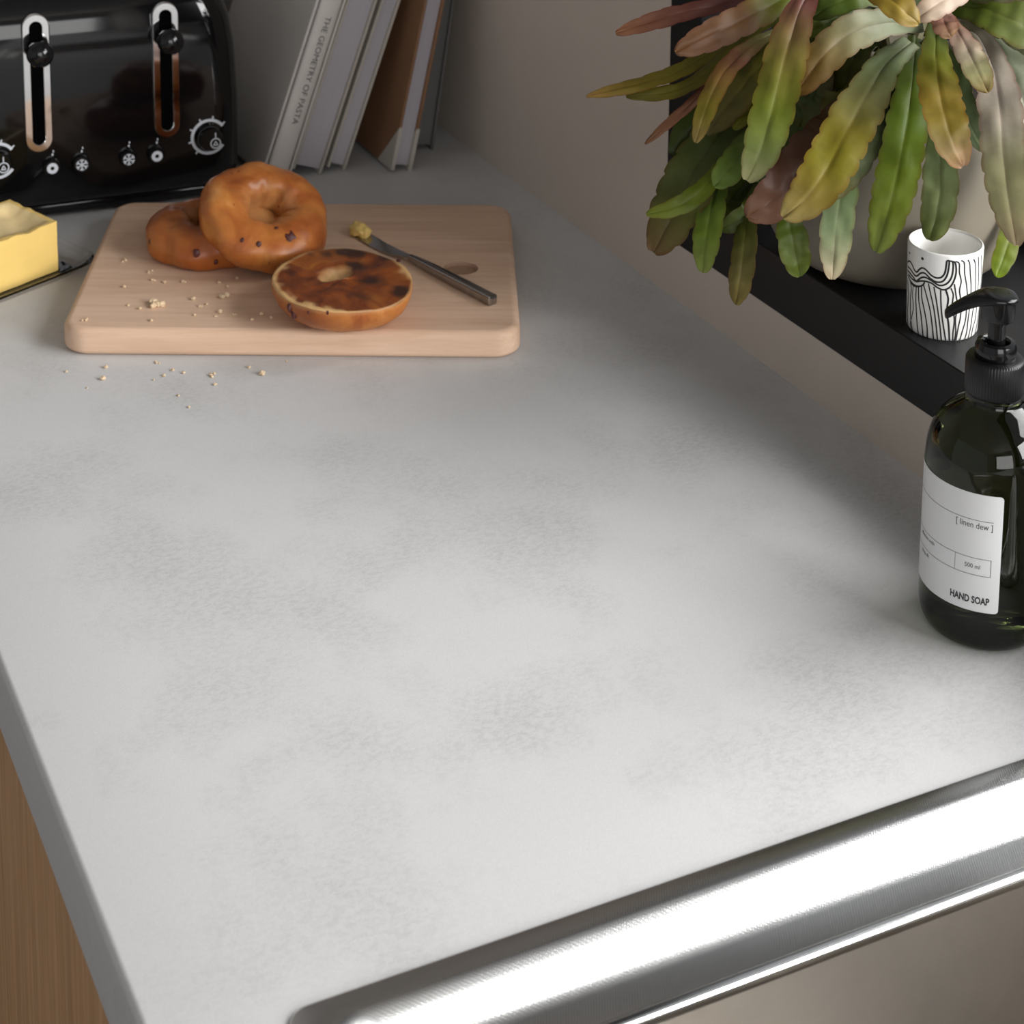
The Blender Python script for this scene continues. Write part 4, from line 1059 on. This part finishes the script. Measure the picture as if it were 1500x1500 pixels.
leaf([(1268, 50), (1245, 100), (1232, 150), (1222, 200)], 52, (-0.02, -0.05, -0.07), [DGR, (0.22, 0.22, 0.03), (0.26, 0.25, 0.03), OLV])
leaf([(1212, 60), (1190, 120), (1172, 186)], 64, (-0.01, -0.04, -0.05), [DGR, (0.18, 0.18, 0.03), (0.20, 0.22, 0.03)])
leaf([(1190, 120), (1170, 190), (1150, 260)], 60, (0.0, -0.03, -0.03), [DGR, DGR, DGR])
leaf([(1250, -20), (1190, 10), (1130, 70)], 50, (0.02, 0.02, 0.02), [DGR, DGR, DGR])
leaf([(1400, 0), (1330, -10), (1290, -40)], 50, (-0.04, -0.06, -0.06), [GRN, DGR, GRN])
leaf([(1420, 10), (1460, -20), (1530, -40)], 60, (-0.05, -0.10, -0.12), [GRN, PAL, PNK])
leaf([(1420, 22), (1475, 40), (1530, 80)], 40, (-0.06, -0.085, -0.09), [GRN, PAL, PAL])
leaf([(1250, 20), (1210, 45), (1165, 90)], 54, (0.03, 0.03, 0.03), [DGR, DGR, DGR])  # dark leaf added to cover the bright lamp showing through the gap
leaf([(1290, 40), (1262, 80), (1245, 130)], 50, (0.02, 0.02, 0.02), [DGR, DGR, DGR])  # second dark leaf added to hide the lamp behind the plant
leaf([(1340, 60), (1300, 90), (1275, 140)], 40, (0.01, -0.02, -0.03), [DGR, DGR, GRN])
leaf([(1330, -20), (1300, -70), (1230, -90), (1150, -70)], 50, (0.0, -0.03, -0.04), [GRN, LIM, BRN, RED])
leaf([(1350, -20), (1370, -80), (1430, -100), (1500, -60)], 50, (0.0, -0.03, -0.05), [GRN, PAL, PNK, PNK])
leaf([(1340, -20), (1345, -70), (1340, -120), (1330, -150)], 46, (0.0, 0.02, 0.05), [GRN, GRN, LIM, LIM])

# ------------------------------------------------------------------ patterned cup
CX, CY, CH = 0.8722, 1.0213, 0.0645
CRB, CRT = 0.0246, 0.0262
cp = thing('ceramic_cup', 'small white cup with black wavy line drawing on the windowsill', 'cup', (CX, CY, ZS))
def cup_r(h): return CRB + (CRT - CRB) * h / CH
obj('cup_body', lathe([(0, 0.0012), (CRB - 0.004, 0.0012), (CRB - 0.0035, 0.0), (CRB - 0.0010, 0.0004), (CRB, 0.0022), (cup_r(0.03), 0.03), (CRT, CH - 0.0014), (CRT - 0.0004, CH - 0.0004), (CRT - 0.0012, CH), (CRT - 0.0022, CH - 0.0005), (CRT - 0.0026, CH - 0.002), (CRB - 0.0025, 0.008), (CRB - 0.006, 0.0042), (0, 0.004)], 72), 'ceramic', cp, angle=50)
def cup_hit(zx, zy):
    """point of the drawing (read at five times the photograph's scale) as angle and height on the cup"""
    d = ray(zx / 5 + 1280, zy / 5 + 320)
    best = None
    h = 0.03
    for _ in range(6):
        r = cup_r(h) 
        ox, oy = -CX, -CY
        A = d.x ** 2 + d.y ** 2; Bq = 2 * (ox * d.x + oy * d.y); Cq = ox * ox + oy * oy - r * r
        disc = Bq * Bq - 4 * A * Cq
        t = (-Bq - math.sqrt(disc)) / (2 * A) if disc > 0 else -Bq / (2 * A)
        h = max(0, min(CH, H + d.z * t - ZS))
    return math.atan2(oy + d.y * t, ox + d.x * t), h
def ribbon(path, w_):
    w_ = w_ * 1.15
    """a painted line on the cup: path of (angle, height)"""
    bm = bmesh.new(); prev = None
    P = [Vector((a * 0.0255, h, 0)) for a, h in path]
    for k in range(1, len(P)):      # unwrap
        while P[k].x - P[k - 1].x > PI * 0.0255: P[k].x -= 2 * PI * 0.0255
        while P[k].x - P[k - 1].x < -PI * 0.0255: P[k].x += 2 * PI * 0.0255
    Q = crom(P, 5) if len(P) > 2 else crom(P, 8)
    for i, p in enumerate(Q):
        t = (Q[min(i + 1, len(Q) - 1)] - Q[max(i - 1, 0)]).normalized(); s = Vector((-t.y, t.x, 0)) * w_ / 2
        row = []
        for q in (p + s, p - s):
            a = q.x / 0.0255; h = q.y; r = cup_r(h) + 0.00012
            row.append(bm.verts.new((r * math.cos(a), r * math.sin(a), h)))
        if prev: bm.faces.new((prev[0], prev[1], row[1], row[0]))
        prev = row
    return bm
drawn = []
def dl_(pts, w_=0.00085): drawn.append(([cup_hit(*p) for p in pts], w_))
dl_([(248, 320), (262, 312), (280, 335), (297, 375), (315, 392), (335, 372), (358, 362), (385, 378), (420, 415), (460, 435), (495, 430), (520, 400), (530, 350), (534, 312)], 0.0011)
dl_([(534, 312), (552, 312), (549, 360), (535, 420), (505, 460), (460, 465), (415, 440), (375, 402), (345, 400), (318, 420), (300, 415), (270, 372), (250, 350)], 0.0011)
dl_([(552, 312), (578, 320), (580, 380), (565, 440), (530, 480), (480, 490), (430, 460), (380, 432), (345, 435), (312, 458), (290, 430), (262, 395), (248, 378)], 0.0011)
dl_([(578, 314), (598, 330), (603, 395), (585, 460), (555, 505), (510, 522), (465, 505), (425, 475), (380, 460), (340, 458), (312, 462), (285, 445), (255, 408)], 0.0011)
dl_([(252, 415), (268, 455), (300, 488), (335, 497), (362, 485), (372, 465)], 0.0011)
dl_([(262, 445), (278, 480), (310, 500), (345, 496)], 0.0008)
dl_([(598, 315), (625, 330), (627, 395), (640, 460), (628, 530), (640, 620), (635, 720), (618, 800), (600, 900)])
dl_([(640, 308), (662, 325), (665, 400), (678, 480), (685, 560), (680, 640), (672, 740), (650, 820), (628, 895)])
dl_([(688, 303), (702, 330), (706, 400), (712, 500), (706, 620), (690, 740), (682, 820), (665, 888)])
dl_([(730, 297), (742, 330), (745, 420), (740, 560), (722, 700), (708, 800), (690, 880)])
dl_([(765, 280), (768, 400), (760, 560), (745, 720), (725, 800), (712, 868)])
dl_([(788, 268), (786, 420), (776, 600), (760, 740), (738, 850)])
dl_([(250, 450), (256, 560), (248, 680), (250, 800)])
dl_([(270, 470), (276, 520), (268, 600), (270, 720), (284, 832)])
dl_([(292, 488), (284, 560), (290, 660), (270, 760), (272, 820)], 0.0007)
dl_([(312, 500), (308, 580), (312, 680), (318, 780), (328, 858)])
dl_([(328, 500), (330, 600), (345, 700), (355, 800), (362, 872)])
dl_([(350, 500), (352, 580), (372, 680), (390, 790), (392, 880)])
dl_([(366, 490), (385, 560), (410, 660), (425, 760), (438, 888)])
dl_([(400, 475), (418, 560), (440, 660), (455, 770), (468, 893)])
dl_([(440, 500), (455, 580), (470, 680), (485, 790), (495, 897)])
dl_([(490, 525), (492, 620), (500, 720), (515, 820), (528, 900)])
dl_([(528, 525), (545, 590), (535, 680), (548, 780), (555, 903)], 0.0011)
dl_([(565, 510), (582, 560), (575, 640), (590, 740), (580, 840), (578, 903)])
dl_([(590, 480), (602, 560), (612, 640), (598, 740), (600, 830), (590, 903)])
frontal = [math.atan2(-CY, -CX)]
rnd = random.Random(3)
for k in range(26):
    a = frontal[0] + 1.62 + k * (2 * PI - 3.24) / 25
    drawn.append(([(a + rnd.uniform(-.03, .03), h * CH) for h in (0.86, 0.7, 0.5, 0.3, 0.12, 0.03)], 0.0008))
allb = bmesh.new()
for path, w_ in drawn:
    t = ribbon(path, w_); me = bpy.data.meshes.new('t'); t.to_mesh(me); t.free(); allb.from_mesh(me); bpy.data.meshes.remove(me)
for (zx, zy, rr) in ((357, 294, 0.0011), (263, 252, 0.0009)):
    a0, h0 = cup_hit(zx, zy); vsd = []
    for k in range(14):
        b = 2 * PI * k / 14; h = h0 + rr * math.sin(b); a = a0 + rr * math.cos(b) / 0.0255; r = cup_r(h) + 0.00012
        vsd.append(allb.verts.new((r * math.cos(a), r * math.sin(a), h)))
    allb.faces.new(vsd)
o = obj('line_drawing', allb, 'ink', cp, smooth=None); o['label'] = 'black wavy line drawing'

# ------------------------------------------------------------------ soap bottle
SBX, SBY, SBR = 0.7628, 0.8440, 0.0380
sbt = thing('soap_bottle', 'dark green glass hand soap bottle with black pump and white label', 'bottle', (SBX, SBY, 0))
prof = [(0.0, 0.0015), (0.026, 0.0005), (0.0300, 0.0002), (0.0335, 0.0020), (0.0362, 0.0065), (0.0376, 0.0130), (0.0380, 0.0200), (0.0380, 0.050), (0.0380, 0.1000), (0.0378, 0.1110), (0.0367, 0.1200), (0.0340, 0.1285), (0.0295, 0.1358), (0.0235, 0.1415), (0.0182, 0.1452), (0.0160, 0.1485), (0.0157, 0.1600)]
pf = prof[:3] + smooth_prof(prof[2:], 4)[1:]
obj('bottle_body', lathe(pf + [(0.0, 0.1600)], 96), 'bottle', sbt, angle=60)
# pump
def cyl_part(name, pf, m_, seg=64, mod=None, angle=40, parent=sbt): return obj(name, lathe(pf, seg, mod=mod), m_, parent, angle=angle)
Z0 = 0.1520
cyl_part('pump_collar', [(0.0150, Z0), (0.0165, Z0), (0.0170, Z0 + 0.0010), (0.0170, Z0 + 0.0205), (0.0162, Z0 + 0.0222), (0.0120, Z0 + 0.0226), (0.0, Z0 + 0.0226)], 'blackmatt', 240,
         mod=lambda r, z, a: r + (0.00022 * math.cos(60 * a) if r > 0.0166 else 0), angle=60)
cyl_part('pump_ring', [(0.0118, Z0 + 0.0224), (0.0122, Z0 + 0.0232), (0.0122, Z0 + 0.0290), (0.0112, Z0 + 0.0318), (0.0085, Z0 + 0.0325), (0.0072, Z0 + 0.0310), (0.0070, Z0 + 0.028), (0, Z0 + 0.028)], 'blackplastic')
cyl_part('pump_stem', [(0.0, Z0 + 0.027), (0.0052, Z0 + 0.027), (0.0052, Z0 + 0.0430), (0.0060, Z0 + 0.0435), (0.0060, Z0 + 0.050), (0, Z0 + 0.050)], 'blackplastic', 40)
cyl_part('pump_head', [(0.0, Z0 + 0.0465), (0.0094, Z0 + 0.0465), (0.0100, Z0 + 0.0475), (0.0102, Z0 + 0.0590), (0.0102, Z0 + 0.0600), (0, Z0 + 0.0600)], 'blackplastic', 48)
# nozzle: broad over the head, tapering to a drooping spout
ndir = Vector((-0.900, 0.435, 0)).normalized(); nsd = Vector((-ndir.y, ndir.x, 0))
bm = bmesh.new(); rings = []
for (s, hw_, zt, zb) in ((-0.0112, 0.0030, 0.0610, 0.0585), (-0.0100, 0.0068, 0.0622, 0.0582), (-0.0070, 0.0098, 0.0632, 0.0580), (0.0, 0.0114, 0.0636, 0.0578), (0.0070, 0.0100, 0.0632, 0.0574), (0.0130, 0.0072, 0.0618, 0.0556), (0.0200, 0.0050, 0.0590, 0.0524), (0.0260, 0.0040, 0.0555, 0.0492), (0.0295, 0.0034, 0.0528, 0.0470), (0.0310, 0.0026, 0.0512, 0.0464)):
    c = ndir * s; rings.append([])
    for k in range(20):
        a = 2 * PI * k / 20; ca, sa = math.cos(a), math.sin(a)
        xx = math.copysign(abs(ca) ** 0.7, ca) * hw_; zz = (zt + zb) / 2 + math.copysign(abs(sa) ** 0.7, sa) * (zt - zb) / 2
        if sa > 0.3 and -0.009 < s < 0.006: zz -= 0.0009 * (1 - (xx / max(hw_, 1e-6)) ** 2)
        rings[-1].append(bm.verts.new(c + nsd * xx + Vector((0, 0, Z0 + zz))))
for a, b in zip(rings[:-1], rings[1:]):
    for k in range(20):
        j = (k + 1) % 20; bm.faces.new((a[k], a[j], b[j], b[k]))
bm.faces.new(rings[0][::-1]); bm.faces.new(rings[-1])
obj('pump_nozzle', bm, 'blackplastic', sbt, angle=50)
# label
def bot_hit(u, v, r=SBR + 0.0003):
    d = ray(u, v); ox, oy = -SBX, -SBY
    A = d.x ** 2 + d.y ** 2; Bq = 2 * (ox * d.x + oy * d.y); Cq = ox * ox + oy * oy - r * r
    disc = Bq * Bq - 4 * A * Cq
    t = (-Bq - math.sqrt(disc)) / (2 * A) if disc > 0 else -Bq / (2 * A)
    return math.atan2(oy + d.y * t, ox + d.x * t) % (2 * PI), H + d.z * t
aR, zTR = bot_hit(1471, 729); aR2, zBR = bot_hit(1462, 900)
aR = (aR + aR2) / 2
LZ0, LZ1 = zBR, zTR
LA0, LA1 = aR - 3.05, aR       # the label wraps away to the left
def wrap(x, z, off=0.0003): a = aR + x / SBR; r = SBR + off; return (r * math.cos(a), r * math.sin(a), z)
bm = bmesh.new(); n = 72; LW = 3.05 * SBR; cr = 0.0022
xs_ = [-LW + (LW - cr) * k / n for k in range(n + 1)] + [-cr + cr * math.sin(PI / 2 * k / 6) for k in range(1, 7)]
prev = None
for x in xs_:
    dz = cr - math.sqrt(max(0, cr * cr - (x + cr) ** 2)) if x > -cr else 0
    col = [bm.verts.new(wrap(x, LZ0 + dz + (LZ1 - LZ0 - 2 * dz) * j / 4)) for j in range(5)]
    if prev:
        for j in range(4): bm.faces.new((prev[j], col[j], col[j + 1], prev[j + 1]))
    prev = col
lb = obj('label_sheet', bm, 'label', sbt, smooth=None); finish(lb, True, 180)
def lpos(u, v):
    a, z = bot_hit(u, v); dx = (a - aR + PI) % (2 * PI) - PI
    return dx * SBR, z
inkb = bmesh.new()
def lline(x0, z0, x1, z1, w_=0.00028):
    d = Vector((x1 - x0, z1 - z0)); nn = max(1, int(d.length / 0.0015)); s = Vector((-d.y, d.x)).normalized() * w_ / 2; prev = None
    for k in range(nn + 1):
        p = Vector((x0, z0)) + d * (k / nn)
        r = [inkb.verts.new(wrap(*(p + s), 0.00038)), inkb.verts.new(wrap(*(p - s), 0.00038))]
        if prev: inkb.faces.new((prev[0], prev[1], r[1], r[0]))
        prev = r
def ltext(s, x, z, size, bold=0.0, align='LEFT', xs=0.86):
    t = text_mesh(s, size, align, 0, xs, bold)
    for v in t.verts: v.co = Vector(wrap(x + v.co.x, z + v.co.y, 0.00038))
    me = bpy.data.meshes.new('t'); t.to_mesh(me); t.free(); inkb.from_mesh(me); bpy.data.meshes.remove(me)
zs_ = 140 / 955
def zp(x, y): return lpos(1340 + x * zs_, 690 + y * zs_)
x1, z1 = zp(790, 522); lline(-LW + 0.008, z1, x1, z1)
xb1, zb1 = zp(764, 899); xb0, zb0 = zp(756, 1066); zmid = zb1; zlow = zb0
lline(-LW + 0.008, zmid, xb1, zmid); lline(-LW + 0.008, zlow, xb1, zlow); lline(xb1, zlow, xb1, zmid)
xv, _ = zp(402, 890); lline(xv, zlow, xv, zmid, 0.00022)
xt, zt = zp(786, 605); ltext('[ linen dew ]', xt, zt + 0.0002, 0.0054, 0.0, 'RIGHT', 0.80)
xt0, zt0 = zp(500, 945); xt1, _ = zp(650, 980); ltext('500 ml', (xt0 + xt1) / 2, (zlow + zmid) / 2 - 0.0012, 0.0040, 0.0, 'CENTER', 0.84)
xt, zt = zp(740, 1345); ltext('HAND SOAP', xt, zt, 0.0062, 0.00022, 'RIGHT', 0.66)
xt, zt = zp(196, 752); ltext('effective with', xt, zt, 0.0036, 0.0, 'RIGHT', 0.84)
xt, zt = zp(140, 872); ltext('shop.dk', xt, zt, 0.0036, 0.0, 'RIGHT', 0.84)
obj('label_print', inkb, 'ink', sbt, smooth=None)
